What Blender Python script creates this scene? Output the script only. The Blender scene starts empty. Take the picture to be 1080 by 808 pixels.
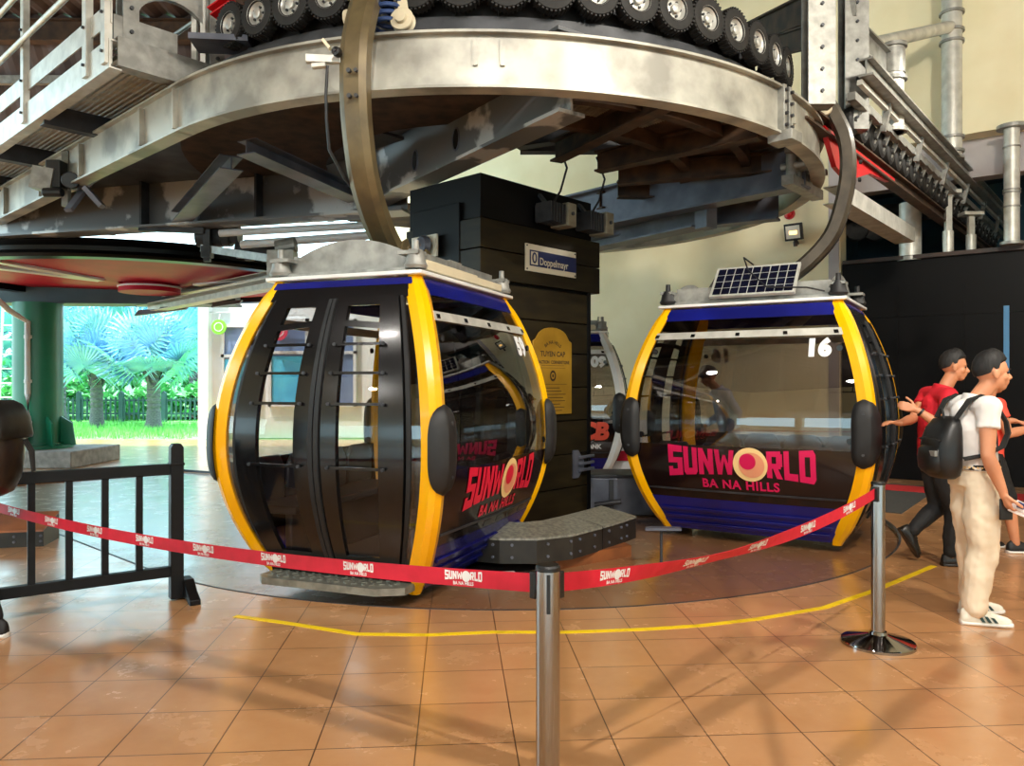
import bpy, bmesh, math, random
from mathutils import Vector as V, Matrix
random.seed(7)
PI = math.pi
SC = bpy.context.scene
COL = SC.collection
F = 818.0            # focal length in pixels of a 1080 wide frame
CAMZ = 1.5

def W(px, py, Y):    # where a point of the photograph stands, once its depth is known
    return V(((px-540)/F*Y, Y, CAMZ+(404-py)/F*Y))

def lin(c):
    c /= 255.0
    return c/12.92 if c <= 0.04045 else ((c+0.055)/1.055)**2.4
def S(r, g, b): return (lin(r), lin(g), lin(b), 1.0)

# ------------------------------------------------------------------ materials
def pm(name, c1, c2=None, scale=6.0, rough=0.5, metal=0.0, bump=0.0, detail=4.0, lo=0.35, hi=0.65, rough2=None,
       spec=0.5, coat=0.0, emit=None, estr=0.0, stretch=None):
    m = bpy.data.materials.new(name); m.use_nodes = True
    nt = m.node_tree; n = nt.nodes; L = nt.links
    b = n['Principled BSDF']
    b.inputs['Base Color'].default_value = c1
    b.inputs['Roughness'].default_value = rough
    b.inputs['Metallic'].default_value = metal
    b.inputs['Specular IOR Level'].default_value = spec
    b.inputs['Coat Weight'].default_value = coat
    if coat: b.inputs['Coat Roughness'].default_value = 0.08
    if emit:
        b.inputs['Emission Color'].default_value = emit; b.inputs['Emission Strength'].default_value = estr
    tc = n.new('ShaderNodeTexCoord'); src = tc.outputs['Object']
    if stretch:
        mp = n.new('ShaderNodeMapping'); mp.inputs['Scale'].default_value = stretch
        L.new(src, mp.inputs['Vector']); src = mp.outputs['Vector']
    nz = n.new('ShaderNodeTexNoise'); nz.inputs['Scale'].default_value = scale; nz.inputs['Detail'].default_value = detail
    L.new(src, nz.inputs['Vector'])
    if c2 is None: c2 = tuple(x*0.88 for x in c1[:3])+(1,)
    r = n.new('ShaderNodeValToRGB')
    r.color_ramp.elements[0].position = lo; r.color_ramp.elements[0].color = c1
    r.color_ramp.elements[1].position = hi; r.color_ramp.elements[1].color = c2
    L.new(nz.outputs['Fac'], r.inputs['Fac']); L.new(r.outputs['Color'], b.inputs['Base Color'])
    if rough2 is not None:
        mr = n.new('ShaderNodeMapRange'); mr.inputs['To Min'].default_value = rough; mr.inputs['To Max'].default_value = rough2
        mr.inputs['From Min'].default_value = lo; mr.inputs['From Max'].default_value = hi
        L.new(nz.outputs['Fac'], mr.inputs['Value']); L.new(mr.outputs['Result'], b.inputs['Roughness'])
    if bump:
        bp = n.new('ShaderNodeBump'); bp.inputs['Strength'].default_value = bump; bp.inputs['Distance'].default_value = 0.02
        L.new(nz.outputs['Fac'], bp.inputs['Height']); L.new(bp.outputs['Normal'], b.inputs['Normal'])
    return m

def glass(name, tint, refl=1.0, rough=0.02, ior=1.5):
    m = bpy.data.materials.new(name); m.use_nodes = True
    nt = m.node_tree; n = nt.nodes; L = nt.links
    n.remove(n['Principled BSDF']); out = n['Material Output']
    t = n.new('ShaderNodeBsdfTransparent'); t.inputs['Color'].default_value = tint
    g = n.new('ShaderNodeBsdfGlossy'); g.inputs['Roughness'].default_value = rough; g.inputs['Color'].default_value = (refl, refl, refl, 1)
    fr = n.new('ShaderNodeFresnel'); fr.inputs['IOR'].default_value = ior
    mx = n.new('ShaderNodeMixShader')
    ge = n.new('ShaderNodeNewGeometry'); iv = n.new('ShaderNodeMath'); iv.operation = 'SUBTRACT'; iv.inputs[0].default_value = 1.0
    L.new(ge.outputs['Backfacing'], iv.inputs[1]); mu = n.new('ShaderNodeMath'); mu.operation = 'MULTIPLY'
    L.new(fr.outputs['Fac'], mu.inputs[0]); L.new(iv.outputs['Value'], mu.inputs[1])
    L.new(mu.outputs['Value'], mx.inputs['Fac']); L.new(t.outputs['BSDF'], mx.inputs[1]); L.new(g.outputs['BSDF'], mx.inputs[2])
    L.new(mx.outputs['Shader'], out.inputs['Surface'])
    return m

TILE = 0.411; TA = math.radians(4.3); P0 = (-0.4275, 3.616)
def tile_mat(name, ca, cb, grout, rough, rough2, bump=0.12):
    m = bpy.data.materials.new(name); m.use_nodes = True
    nt = m.node_tree; n = nt.nodes; L = nt.links; b = n['Principled BSDF']
    tc = n.new('ShaderNodeTexCoord'); mp = n.new('ShaderNodeMapping')
    ca_, sa_ = math.cos(-TA), math.sin(-TA)
    mp.inputs['Rotation'].default_value = (0, 0, -TA)
    mp.inputs['Location'].default_value = (-(ca_*P0[0]-sa_*P0[1])+TILE*40, -(sa_*P0[0]+ca_*P0[1])+TILE*40, 0)
    L.new(tc.outputs['Object'], mp.inputs['Vector'])
    br = n.new('ShaderNodeTexBrick'); br.offset = 0.0; br.squash = 1.0
    br.inputs['Scale'].default_value = 1.0; br.inputs['Brick Width'].default_value = TILE; br.inputs['Row Height'].default_value = TILE
    br.inputs['Mortar Size'].default_value = 0.0032; br.inputs['Mortar Smooth'].default_value = 0.3
    br.inputs['Color1'].default_value = ca; br.inputs['Color2'].default_value = tuple(x*0.86 for x in ca[:3])+(1,)
    br.inputs['Mortar'].default_value = grout; br.inputs['Bias'].default_value = -0.25
    L.new(mp.outputs['Vector'], br.inputs['Vector'])
    nz = n.new('ShaderNodeTexNoise'); nz.inputs['Scale'].default_value = 3.2; nz.inputs['Detail'].default_value = 8; nz.inputs['Roughness'].default_value = 0.62
    L.new(mp.outputs['Vector'], nz.inputs['Vector'])
    rp = n.new('ShaderNodeValToRGB'); rp.color_ramp.elements[0].position = 0.36; rp.color_ramp.elements[0].color = (0, 0, 0, 1)
    rp.color_ramp.elements[1].position = 0.68; rp.color_ramp.elements[1].color = (0.55, 0.55, 0.55, 1)
    L.new(nz.outputs['Fac'], rp.inputs['Fac'])
    mx = n.new('ShaderNodeMixRGB'); mx.inputs['Color2'].default_value = cb
    L.new(rp.outputs['Color'], mx.inputs['Fac']); L.new(br.outputs['Color'], mx.inputs['Color1'])
    # keep the grout lines on top of the clouding
    m2 = n.new('ShaderNodeMixRGB'); m2.inputs['Color2'].default_value = grout
    L.new(br.outputs['Fac'], m2.inputs['Fac']); L.new(mx.outputs['Color'], m2.inputs['Color1'])
    L.new(m2.outputs['Color'], b.inputs['Base Color'])
    mr = n.new('ShaderNodeMapRange'); mr.inputs['From Min'].default_value = 0.35; mr.inputs['From Max'].default_value = 0.7
    mr.inputs['To Min'].default_value = rough; mr.inputs['To Max'].default_value = rough2
    L.new(nz.outputs['Fac'], mr.inputs['Value']); L.new(mr.outputs['Result'], b.inputs['Roughness'])
    n2 = n.new('ShaderNodeTexNoise'); n2.inputs['Scale'].default_value = 9; n2.inputs['Detail'].default_value = 6
    L.new(mp.outputs['Vector'], n2.inputs['Vector'])
    b.inputs['Coat Weight'].default_value = 1.0; b.inputs['Coat Roughness'].default_value = 0.28
    sub = n.new('ShaderNodeMath'); sub.operation = 'SUBTRACT'
    L.new(n2.outputs['Fac'], sub.inputs[0]); L.new(br.outputs['Fac'], sub.inputs[1])
    bp = n.new('ShaderNodeBump'); bp.inputs['Strength'].default_value = bump; bp.inputs['Distance'].default_value = 0.008
    L.new(sub.outputs['Value'], bp.inputs['Height']); L.new(bp.outputs['Normal'], b.inputs['Normal'])
    return m

# ------------------------------------------------------------------ mesh builder
class MB:
    def __init__(s): s.v = []; s.f = []
    def add(s, vs, fs):
        o = len(s.v); s.v += [V(x) for x in vs]; s.f += [tuple(i+o for i in f) for f in fs]; return s
    def box(s, c, d, rz=0.0, M=None):
        x, y, z = d[0]/2, d[1]/2, d[2]/2
        R = M if M else Matrix.Rotation(rz, 3, 'Z')
        c = V(c)
        vs = [c+R @ V((a*x, b*y, e*z)) for a in (-1, 1) for b in (-1, 1) for e in (-1, 1)]
        return s.add(vs, [(0, 1, 3, 2), (4, 6, 7, 5), (0, 4, 5, 1), (2, 3, 7, 6), (0, 2, 6, 4), (1, 5, 7, 3)])
    def frame(s, p, q, up=(0, 0, 1)):
        p, q = V(p), V(q); d = (q-p).normalized(); up = V(up)
        if abs(d.dot(up)) > 0.995: up = V((0, 1, 0))
        x = d.cross(up).normalized(); y = x.cross(d).normalized()
        return p, q, d, x, y
    def prof(s, p, q, poly, up=(0, 0, 1)):      # extrude a closed outline (x = right of travel, y = up) from p to q
        p, q, d, x, y = s.frame(p, q, up); n = len(poly)
        vs = [p+x*a+y*b for a, b in poly]+[q+x*a+y*b for a, b in poly]
        fs = [(i, (i+1) % n, n+(i+1) % n, n+i) for i in range(n)]
        fs += [tuple(range(n-1, -1, -1)), tuple(range(n, 2*n))]
        return s.add(vs, fs)
    def bar(s, p, q, w, h, up=(0, 0, 1)):
        return s.prof(p, q, [(-w/2, -h/2), (w/2, -h/2), (w/2, h/2), (-w/2, h/2)], up)
    def ibeam(s, p, q, w, h, tf=0.02, tw=0.015, up=(0, 0, 1)):
        a, b, c, d = w/2, h/2, tw/2, h/2-tf
        return s.prof(p, q, [(-a, -b), (a, -b), (a, -d), (c, -d), (c, d), (a, d), (a, b), (-a, b), (-a, d), (-c, d), (-c, -d), (-a, -d)], up)
    def chan(s, p, q, w, h, t=0.015, side=1, up=(0, 0, 1)):   # open towards +x*side
        a, b = w/2, h/2
        pl = [(-a, -b), (a, -b), (a, -b+t), (-a+t, -b+t), (-a+t, b-t), (a, b-t), (a, b), (-a, b)]
        if side < 0: pl = [(-x, y) for x, y in pl][::-1]
        return s.prof(p, q, pl, up)
    def cyl(s, p, q, r, r2=None, n=20):
        r2 = r if r2 is None else r2
        p, q, d, x, y = s.frame(p, q)
        c = [(math.cos(2*PI*i/n), math.sin(2*PI*i/n)) for i in range(n)]
        vs = [p+(x*a+y*b)*r for a, b in c]+[q+(x*a+y*b)*r2 for a, b in c]
        fs = [(i, (i+1) % n, n+(i+1) % n, n+i) for i in range(n)]+[tuple(range(n-1, -1, -1)), tuple(range(n, 2*n))]
        return s.add(vs, fs)
    def sweep(s, pts, poly, up=(0, 0, 1), closed=False, scale=None):
        pts = [V(p) for p in pts]; N = len(pts); n = len(poly); up = V(up); vs = []
        for i, p in enumerate(pts):
            a = pts[(i-1) % N] if (closed or i > 0) else p
            b = pts[(i+1) % N] if (closed or i < N-1) else p
            d = (b-a).normalized()
            u = up if abs(d.dot(up)) < 0.99 else V((0, 1, 0))
            x = d.cross(u).normalized(); y = x.cross(d).normalized()
            k = scale[i] if scale else 1.0
            vs += [p+(x*c+y*e)*k for c, e in poly]
        fs = []
        for i in range(N if closed else N-1):
            j = (i+1) % N
            fs += [(i*n+k, i*n+(k+1) % n, j*n+(k+1) % n, j*n+k) for k in range(n)]
        if not closed: fs += [tuple(range(n-1, -1, -1)), tuple((N-1)*n+k for k in range(n))]
        return s.add(vs, fs)
    def tube(s, pts, r, n=10, closed=False, up=(0, 0, 1), scale=None):
        return s.sweep(pts, [(r*math.cos(2*PI*i/n), r*math.sin(2*PI*i/n)) for i in range(n)], up, closed, scale)
    def lathe(s, prof, c=(0, 0, 0), axis=(0, 0, 1), n=32, cap=True):     # prof: (radius, height along the axis)
        c = V(c); ax = V(axis).normalized(); t = V((1, 0, 0)) if abs(ax.x) < 0.9 else V((0, 1, 0))
        x = ax.cross(t).normalized(); y = ax.cross(x).normalized(); vs = []; m = len(prof)
        for r, h in prof:
            for i in range(n):
                a = 2*PI*i/n; vs.append(c+ax*h+(x*math.cos(a)+y*math.sin(a))*max(r, 1e-4))
        fs = [(k*n+i, k*n+(i+1) % n, (k+1)*n+(i+1) % n, (k+1)*n+i) for k in range(m-1) for i in range(n)]
        if cap: fs += [tuple(range(n-1, -1, -1)), tuple((m-1)*n+i for i in range(n))]
        return s.add(vs, fs)
    def sph(s, c, r, nu=16, nv=10, M=None):
        if not isinstance(r, (tuple, list)): r = (r, r, r)
        c = V(c); vs = []
        for j in range(nv+1):
            th = PI*j/nv
            for i in range(nu):
                a = 2*PI*i/nu
                p = V((r[0]*math.sin(th)*math.cos(a), r[1]*math.sin(th)*math.sin(a), r[2]*math.cos(th)))
                vs.append(c+(M @ p if M else p))
        fs = [(j*nu+i, (j+1)*nu+i, (j+1)*nu+(i+1) % nu, j*nu+(i+1) % nu) for j in range(nv) for i in range(nu)]
        return s.add(vs, fs)
    def prism(s, poly, o, x, y, depth):          # outline in the plane o + x*u + y*v, extruded by depth along x cross y
        o, x, y = V(o), V(x).normalized(), V(y).normalized(); z = x.cross(y); n = len(poly)
        vs = [o+x*a+y*b for a, b in poly]+[o+x*a+y*b+z*depth for a, b in poly]
        fs = [(i, (i+1) % n, n+(i+1) % n, n+i) for i in range(n)]+[tuple(range(n-1, -1, -1)), tuple(range(n, 2*n))]
        return s.add(vs, fs)
    def loft(s, rings, cap=True):
        n = len(rings[0]); vs = [p for r in rings for p in r]
        fs = [(k*n+i, k*n+(i+1) % n, (k+1)*n+(i+1) % n, (k+1)*n+i) for k in range(len(rings)-1) for i in range(n)]
        if cap: fs += [tuple(range(n-1, -1, -1)), tuple((len(rings)-1)*n+i for i in range(n))]
        return s.add(vs, fs)
    def build(s, name, mat, parent=None, bevel=0.0, smooth=32, local=False, base=True):
        vs = s.v; loc = V((0, 0, 0))
        if parent is not None and not local:
            Mi = XF[parent.name].inverted(); vs = [Mi @ p for p in vs]
        elif parent is None and base:
            xs = [p.x for p in vs]; ys = [p.y for p in vs]; zs = [p.z for p in vs]
            loc = V(((min(xs)+max(xs))/2, (min(ys)+max(ys))/2, min(zs))); vs = [p-loc for p in vs]
        me = bpy.data.meshes.new(name); bm = bmesh.new()
        bv = [bm.verts.new(p) for p in vs]
        for f in s.f:
            try: bm.faces.new([bv[i] for i in f])
            except ValueError: pass
        bmesh.ops.remove_doubles(bm, verts=bm.verts, dist=1e-5)
        bmesh.ops.recalc_face_normals(bm, faces=bm.faces)
        ang = math.radians(smooth)
        if smooth:
            for f in bm.faces: f.smooth = True
            for e in bm.edges:
                if len(e.link_faces) != 2 or e.calc_face_angle(9) > ang: e.smooth = False
        bm.to_mesh(me); bm.free(); me.materials.append(mat)
        o = bpy.data.objects.new(name, me); COL.objects.link(o)
        if parent is not None:
            o.parent = parent; XF[o.name] = XF[parent.name]
        else:
            o.location = loc; XF[o.name] = Matrix.Translation(loc)
        if bevel:
            md = o.modifiers.new('bevel', 'BEVEL'); md.width = bevel; md.segments = 2; md.limit_method = 'ANGLE'; md.angle_limit = math.radians(40)
        return o

XF = {}
def tag(o, label=None, cat=None, group=None, kind=None):
    if label: o['label'] = label
    if cat: o['category'] = cat
    if group: o['group'] = group
    if kind: o['kind'] = kind
    return o
def thing(name, label, cat, loc=(0, 0, 0), rz=0.0, group=None):
    o = bpy.data.objects.new(name, None); COL.objects.link(o); o.empty_display_size = 0.2
    o.location = loc; o.rotation_euler = (0, 0, rz)
    XF[o.name] = Matrix.Translation(V(loc)) @ Matrix.Rotation(rz, 4, 'Z')
    return tag(o, label, cat, group)
def lab(o, label): o['label'] = label; return o

def text2d(body, size=1.0, offset=0.0, align='CENTER', space=1.0, shear=0.0):
    c = bpy.data.curves.new('t', 'FONT'); c.body = body; c.size = size; c.offset = offset; c.align_x = align; c.align_y = 'CENTER'
    c.space_character = space; c.resolution_u = 4; c.shear = shear
    o = bpy.data.objects.new('t', c); COL.objects.link(o)
    dg = bpy.context.evaluated_depsgraph_get(); dg.update()
    me = bpy.data.meshes.new_from_object(o.evaluated_get(dg))
    vs = [(v.co.x, v.co.y) for v in me.vertices]; fs = [tuple(p.vertices) for p in me.polygons]
    bpy.data.objects.remove(o); bpy.data.curves.remove(c); bpy.data.meshes.remove(me)
    return vs, fs
# ------------------------------------------------------------------ materials of the place
M = {}
M['tile'] = tile_mat('terracotta floor tile', S(198, 142, 92), S(214, 162, 114), S(84, 54, 34), 0.12, 0.34)
M['tile_in'] = tile_mat('shade toned track tile', S(150, 104, 66), S(132, 96, 66), S(84, 58, 40), 0.14, 0.36)  # same floor tile, with the overhead machinery's shade put into its colour
M['cream'] = pm('cream wall paint', S(246, 236, 200), S(238, 226, 186), 1.4, 0.75, bump=0.02)
M['white_wall'] = pm('white wall paint', S(236, 238, 240), S(222, 226, 230), 1.2, 0.7)
M['black_wall'] = pm('black painted wall', S(13, 11, 11), S(7, 6, 7), 1.8, 0.5, rough2=0.36, spec=0.15)
M['ledge'] = pm('dark brown ledge', S(62, 42, 32), S(34, 26, 22), 3, 0.5)
M['blue_wall'] = pm('teal painted inner wall', S(70, 108, 124), S(52, 84, 100), 1.2, 0.7)
M['ceiling'] = pm('dark corrugated roof', S(78, 62, 58), S(52, 42, 42), 2.0, 0.7)
M['soffit'] = pm('lilac grey plaster', S(190, 184, 184), S(170, 164, 168), 1.5, 0.8)
M['galv'] = pm('galvanised steel', S(160, 160, 154), S(128, 128, 123), 9, 0.42, 0.35, bump=0.03, detail=8)
M['galv_lt'] = pm('bright galvanised steel', S(214, 213, 204), S(186, 185, 176), 7, 0.4, 0.3, bump=0.02, detail=8)
M['ring'] = pm('weathered zinc plate', S(182, 180, 168), S(132, 130, 121), 1.7, 0.45, 0.2, detail=9, lo=0.44, hi=0.60, bump=0.02)
M['steel_dk'] = pm('dark grey steel', S(74, 76, 80), S(48, 50, 54), 4, 0.5, 0.3, detail=6)
M['steel_bl'] = pm('blue grey steel', S(112, 116, 128), S(84, 88, 100), 3, 0.45, 0.3, detail=6)
M['steel_br'] = pm('rusty brown steel', S(84, 62, 44), S(48, 36, 28), 5, 0.7, 0.15, detail=7)
M['web'] = pm('grey web plate with painted light patches', S(108, 110, 112), S(196, 198, 198), 1.5, 0.42, 0.25, detail=5, lo=0.52, hi=0.56)  # pale hard-edged patches: sunlight bounced off the floor, put into the colour
M['hanger'] = pm('bronze grey arm paint', S(112, 98, 68), S(88, 76, 54), 5, 0.38, 0.25, bump=0.03)
M['hanger_dk'] = pm('dark umber arm paint', S(82, 74, 62), S(58, 52, 44), 5, 0.4, 0.25)
M['yellow'] = pm('amber yellow paint', S(255, 190, 0), S(252, 180, 0), 1.5, 0.24, coat=0.5)
M['cab_white'] = pm('white cabin paint', S(235, 235, 232), None, 2, 0.3, coat=0.3)
M['cab_blue'] = pm('navy blue cabin paint', S(22, 28, 120), S(18, 22, 96), 2, 0.25, coat=0.4)
M['cab_black'] = pm('black cabin plastic', S(16, 16, 18), S(10, 10, 11), 3, 0.22, coat=0.3)
M['panel_dk'] = pm('smoked lower panel', S(34, 20, 18), S(22, 14, 14), 1.6, 0.16, coat=0.4)
M['rubber'] = pm('black rubber', S(30, 30, 31), S(20, 20, 21), 8, 0.55, bump=0.05)
M['tyre'] = pm('tyre rubber', S(34, 32, 30), S(20, 19, 18), 12, 0.7, bump=0.1)
M['rim'] = pm('white wheel rim', S(222, 222, 216), S(190, 190, 184), 8, 0.35, 0.4)
M['seat'] = pm('dark seat shell', S(40, 36, 42), S(28, 26, 30), 4, 0.5)
M['cab_floor'] = pm('cabin floor sheet', S(60, 52, 48), None, 6, 0.5)
M['pad_cream'] = pm('cream roof trim', S(218, 206, 176), None, 4, 0.5)
M['magenta'] = pm('magenta lettering', S(214, 22, 88), S(206, 16, 80), 3, 0.4)
M['red_let'] = pm('red lettering', S(226, 26, 62), None, 3, 0.4)
M['gold_disc'] = pm('pale gold lettering', S(250, 216, 150), None, 3, 0.4)
M['peach'] = pm('peach lettering', S(238, 160, 120), None, 3, 0.4)
M['white_let'] = pm('white lettering', S(245, 245, 245), None, 3, 0.4)
M['coral'] = pm('coral lettering', S(236, 92, 70), None, 3, 0.4)
M['solar'] = pm('solar cells', S(20, 24, 44), S(14, 16, 32), 5, 0.2, coat=0.5)
M['chrome'] = pm('polished stainless steel', S(160, 157, 154), S(150, 147, 144), 3, 0.09, 1.0)
M['belt'] = pm('red webbing', S(214, 24, 54), S(200, 18, 46), 14, 0.6)
M['black_plastic'] = pm('black moulded plastic', S(20, 20, 20), None, 6, 0.4)
M['black_wood'] = pm('black stained wood', S(16, 15, 17), S(9, 9, 10), 4, 0.45, spec=0.25, stretch=(1, 1, 6))
M['col_wood'] = pm('dark olive boards', S(40, 33, 17), S(26, 21, 11), 2.4, 0.5, spec=0.25, detail=6, stretch=(1, 1, 5))
M['col_black'] = pm('black boards', S(9, 9, 11), S(6, 6, 8), 2, 0.5, spec=0.2)
M['gold_plate'] = pm('brass plaque', S(196, 152, 52), S(168, 128, 40), 3, 0.38, 0.5)
M['engrave'] = pm('dark engraving', S(60, 40, 16), None, 4, 0.6)
M['sign_white'] = pm('ivory sign board', S(226, 220, 200), None, 3, 0.4)
M['sign_blue'] = pm('dark blue sign panel', S(22, 36, 92), None, 3, 0.35)
M['stone'] = pm('speckled grey stone', S(128, 126, 112), S(88, 87, 79), 30, 0.5, detail=6, bump=0.05)
M['kerb_dk'] = pm('dark kerb side', S(46, 42, 36), S(30, 28, 25), 6, 0.45)
M['step_wood'] = pm('terracotta clad plinth', S(156, 92, 50), S(120, 70, 40), 3, 0.4)
M['diamond'] = pm('checker plate', S(150, 148, 136), S(120, 118, 108), 14, 0.4, 0.5)
M['tape'] = pm('yellow floor tape', S(244, 206, 20), S(206, 170, 24), 10, 0.5, lo=0.5, hi=0.75)
M['col_green'] = pm('green column paint', S(26, 128, 96), S(20, 110, 84), 1.2, 0.35)
M['beam_teal'] = pm('dark teal girder paint', S(62, 82, 88), S(48, 66, 72), 1.5, 0.45)
M['concrete'] = pm('concrete', S(150, 150, 146), S(120, 120, 118), 8, 0.8, bump=0.1)
M['pipe_w'] = pm('pale grey pipe', S(200, 206, 206), None, 4, 0.4)
M['red_paint'] = pm('crimson paint', S(184, 8, 48), S(160, 6, 40), 1.5, 0.5, spec=0.25)
M['red_bright'] = pm('red paint', S(196, 20, 28), None, 2, 0.35)
M['white_paint'] = pm('white paint', S(226, 228, 230), S(204, 208, 212), 2, 0.4)
M['grass'] = pm('lawn', S(130, 200, 110), S(100, 180, 100), 3, 0.9, bump=0.4)
M['blade'] = pm('grass blade', S(140, 214, 110), S(104, 190, 90), 3, 0.8)
M['frond'] = pm('silver blue palm frond', S(150, 200, 226), S(118, 178, 214), 2, 0.5)
M['frond_g'] = pm('green palm frond', S(150, 205, 190), S(116, 186, 176), 2, 0.5)
M['trunk'] = pm('grey palm trunk', S(120, 118, 122), S(84, 82, 90), 14, 0.9, bump=0.5, stretch=(1, 1, 3))
M['hedge'] = pm('hedge leaf', S(140, 208, 140), S(96, 176, 124), 2.2, 0.7)
M['fence_teal'] = pm('dark green fence paint', S(44, 84, 84), S(34, 68, 72), 3, 0.6)
M['poster_blue'] = pm('blue poster print', S(70, 170, 220), S(90, 200, 235), 2, 0.3)
M['poster_grey'] = pm('grey blue window film', S(120, 140, 176), S(100, 120, 160), 2, 0.25)
M['lime'] = pm('lime sign', S(130, 216, 60), None, 3, 0.4)
M['pinkred'] = pm('pink sign', S(226, 70, 100), None, 3, 0.4)
M['carpet'] = pm('dark grey ribbed mat', S(70, 68, 64), S(44, 42, 40), 60, 0.9, bump=0.4)
M['red_strip'] = pm('red carpet', S(190, 24, 24), S(170, 18, 20), 40, 0.9)
M['blue_glow'] = pm('blue glass strip', S(90, 150, 200), None, 3, 0.2)
M['alarm'] = pm('red beacon lens', S(200, 30, 40), None, 3, 0.2)
M['skin'] = pm('skin', S(214, 150, 112), S(204, 138, 102), 6, 0.5)
M['skin2'] = pm('tanned skin', S(206, 142, 104), S(194, 130, 94), 6, 0.5)
M['hair'] = pm('black hair', S(14, 12, 12), S(24, 21, 20), 40, 0.6, bump=0.4, stretch=(1, 1, 0.3))
M['shirt_w'] = pm('white cotton shirt', S(240, 236, 232), S(230, 226, 222), 5, 0.8, bump=0.15)
M['trouser_c'] = pm('cream trousers', S(238, 222, 196), S(226, 208, 180), 4, 0.8, bump=0.2)
M['shirt_r'] = pm('red polo cotton', S(206, 20, 40), S(188, 14, 34), 5, 0.8, bump=0.1)
M['shirt_o'] = pm('orange red cotton', S(240, 84, 62), S(226, 70, 54), 5, 0.8, bump=0.1)
M['shirt_b'] = pm('pale blue cotton', S(206, 216, 240), S(190, 202, 230), 5, 0.8, bump=0.1)
M['trouser_k'] = pm('black trousers', S(22, 21, 22), S(14, 14, 15), 4, 0.8, bump=0.1)
M['shoe_w'] = pm('cream sneaker fabric', S(234, 230, 214), S(220, 214, 196), 20, 0.7)
M['shoe_k'] = pm('black sneaker fabric', S(26, 25, 26), S(16, 16, 17), 20, 0.6)
M['shoe_l'] = pm('black leather shoe', S(26, 22, 20), None, 8, 0.35)
M['sole_w'] = pm('white rubber sole', S(232, 230, 224), None, 8, 0.6)
M['stripe'] = pm('dark green stripe', S(30, 62, 62), None, 8, 0.6)
M['pack'] = pm('black backpack leather', S(26, 25, 25), S(16, 16, 16), 9, 0.42, bump=0.15)
M['strap'] = pm('black webbing strap', S(28, 27, 26), None, 20, 0.8)
M['phone'] = pm('black phone case', S(22, 18, 18), None, 5, 0.35)
M['paper'] = pm('folded white leaflet', S(238, 232, 228), S(222, 214, 216), 9, 0.7)
M['paper_b'] = pm('blue print', S(40, 60, 110), None, 9, 0.6)
M['bag'] = pm('dark brown leather', S(40, 28, 24), S(26, 20, 18), 6, 0.3, bump=0.15)
M['cap_k'] = pm('dark grey cap', S(60, 52, 50), None, 9, 0.8)
M['cord'] = pm('black cable sheath', S(20, 20, 22), None, 9, 0.5)
M['spring'] = pm('blue coil spring paint', S(60, 82, 130), None, 5, 0.35, 0.2)
M['lamp_box'] = pm('grey flood lamp housing', S(150, 146, 128), S(124, 120, 106), 8, 0.5, 0.3)
M['lens'] = pm('lamp glass', S(226, 224, 214), None, 5, 0.1)
M['amber_led'] = pm('amber lamp element', S(255, 190, 80), None, 5, 0.3, emit=(1.0, 0.62, 0.2, 1), estr=3.0)
M['glass_cab'] = glass('smoked cabin glass', (0.73, 0.70, 0.68, 1), 1.0, 0.015, 1.85)
M['glass_side'] = glass('light smoked door glass', (0.95, 0.955, 0.96, 1), 1.0, 0.01, 1.5)
M['rim_black'] = pm('black wheel rim paint', S(10, 10, 11), S(7, 7, 8), 3, 0.3, spec=0.3)
# ------------------------------------------------------------------ gondola cabins
CH, CHX, CHY, CB, CTM = 2.2, 0.60, 0.84, 0.30, 0.46
def cg(t):
    if t >= CTM: return 1-((t-CTM)/(1-CTM))**2.0
    return 1-((CTM-t)/CTM)**2.0
def csurf(face, s, t, off=0.0):
    g = CB*cg(t); a, b = CHX+g, CHY+g; z = t*CH
    k = 0.035*(1-s*s)*(0.25+0.75*cg(t))+off
    if face == 'xp': return V((a+k, s*b, z))
    if face == 'xm': return V((-a-k, s*b, z))
    if face == 'yp': return V((s*a, b+k, z))
    return V((s*a, -b-k, z))
def patch(mb, face, s0, s1, t0, t1, off=0.0, th=0.02, ns=6, nt=12, shift=0.0):
    vs = []; fs = []
    f0 = s0 if callable(s0) else (lambda t: s0); f1 = s1 if callable(s1) else (lambda t: s1)
    for lay in (off, off-th):
        for j in range(nt+1):
            t = t0+(t1-t0)*j/nt
            for i in range(ns+1):
                s = f0(t)+(f1(t)-f0(t))*i/ns
                vs.append(csurf(face, s, t+shift*(s-f0(t)), lay))
    n = ns+1; o = n*(nt+1)
    for j in range(nt):
        for i in range(ns):
            a = j*n+i
            fs.append((a, a+1, a+n+1, a+n)); fs.append((o+a, o+a+n, o+a+n+1, o+a+1))
    for i in range(ns):
        fs.append((i, o+i, o+i+1, i+1)); a = nt*n+i; fs.append((a, a+1, o+a+1, o+a))
    for j in range(nt):
        a = j*n; fs.append((a, a+n, o+a+n, o+a)); a = j*n+ns; fs.append((a, o+a, o+a+n, a+n))
    mb.add(vs, fs)
def halfw(face, t): return (CHY if face[0] == 'x' else CHX)+CB*cg(t)
def on_face(face, uc, tc, off):
    """(u, v) in metres as read from outside -> point on the cabin skin."""
    sg = {'xp': 1, 'xm': -1, 'yp': -1, 'ym': 1}[face]
    def f(u, v):
        t = tc+v/CH
        return csurf(face, sg*(uc+u)/halfw(face, t), t, off)
    return f
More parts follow.
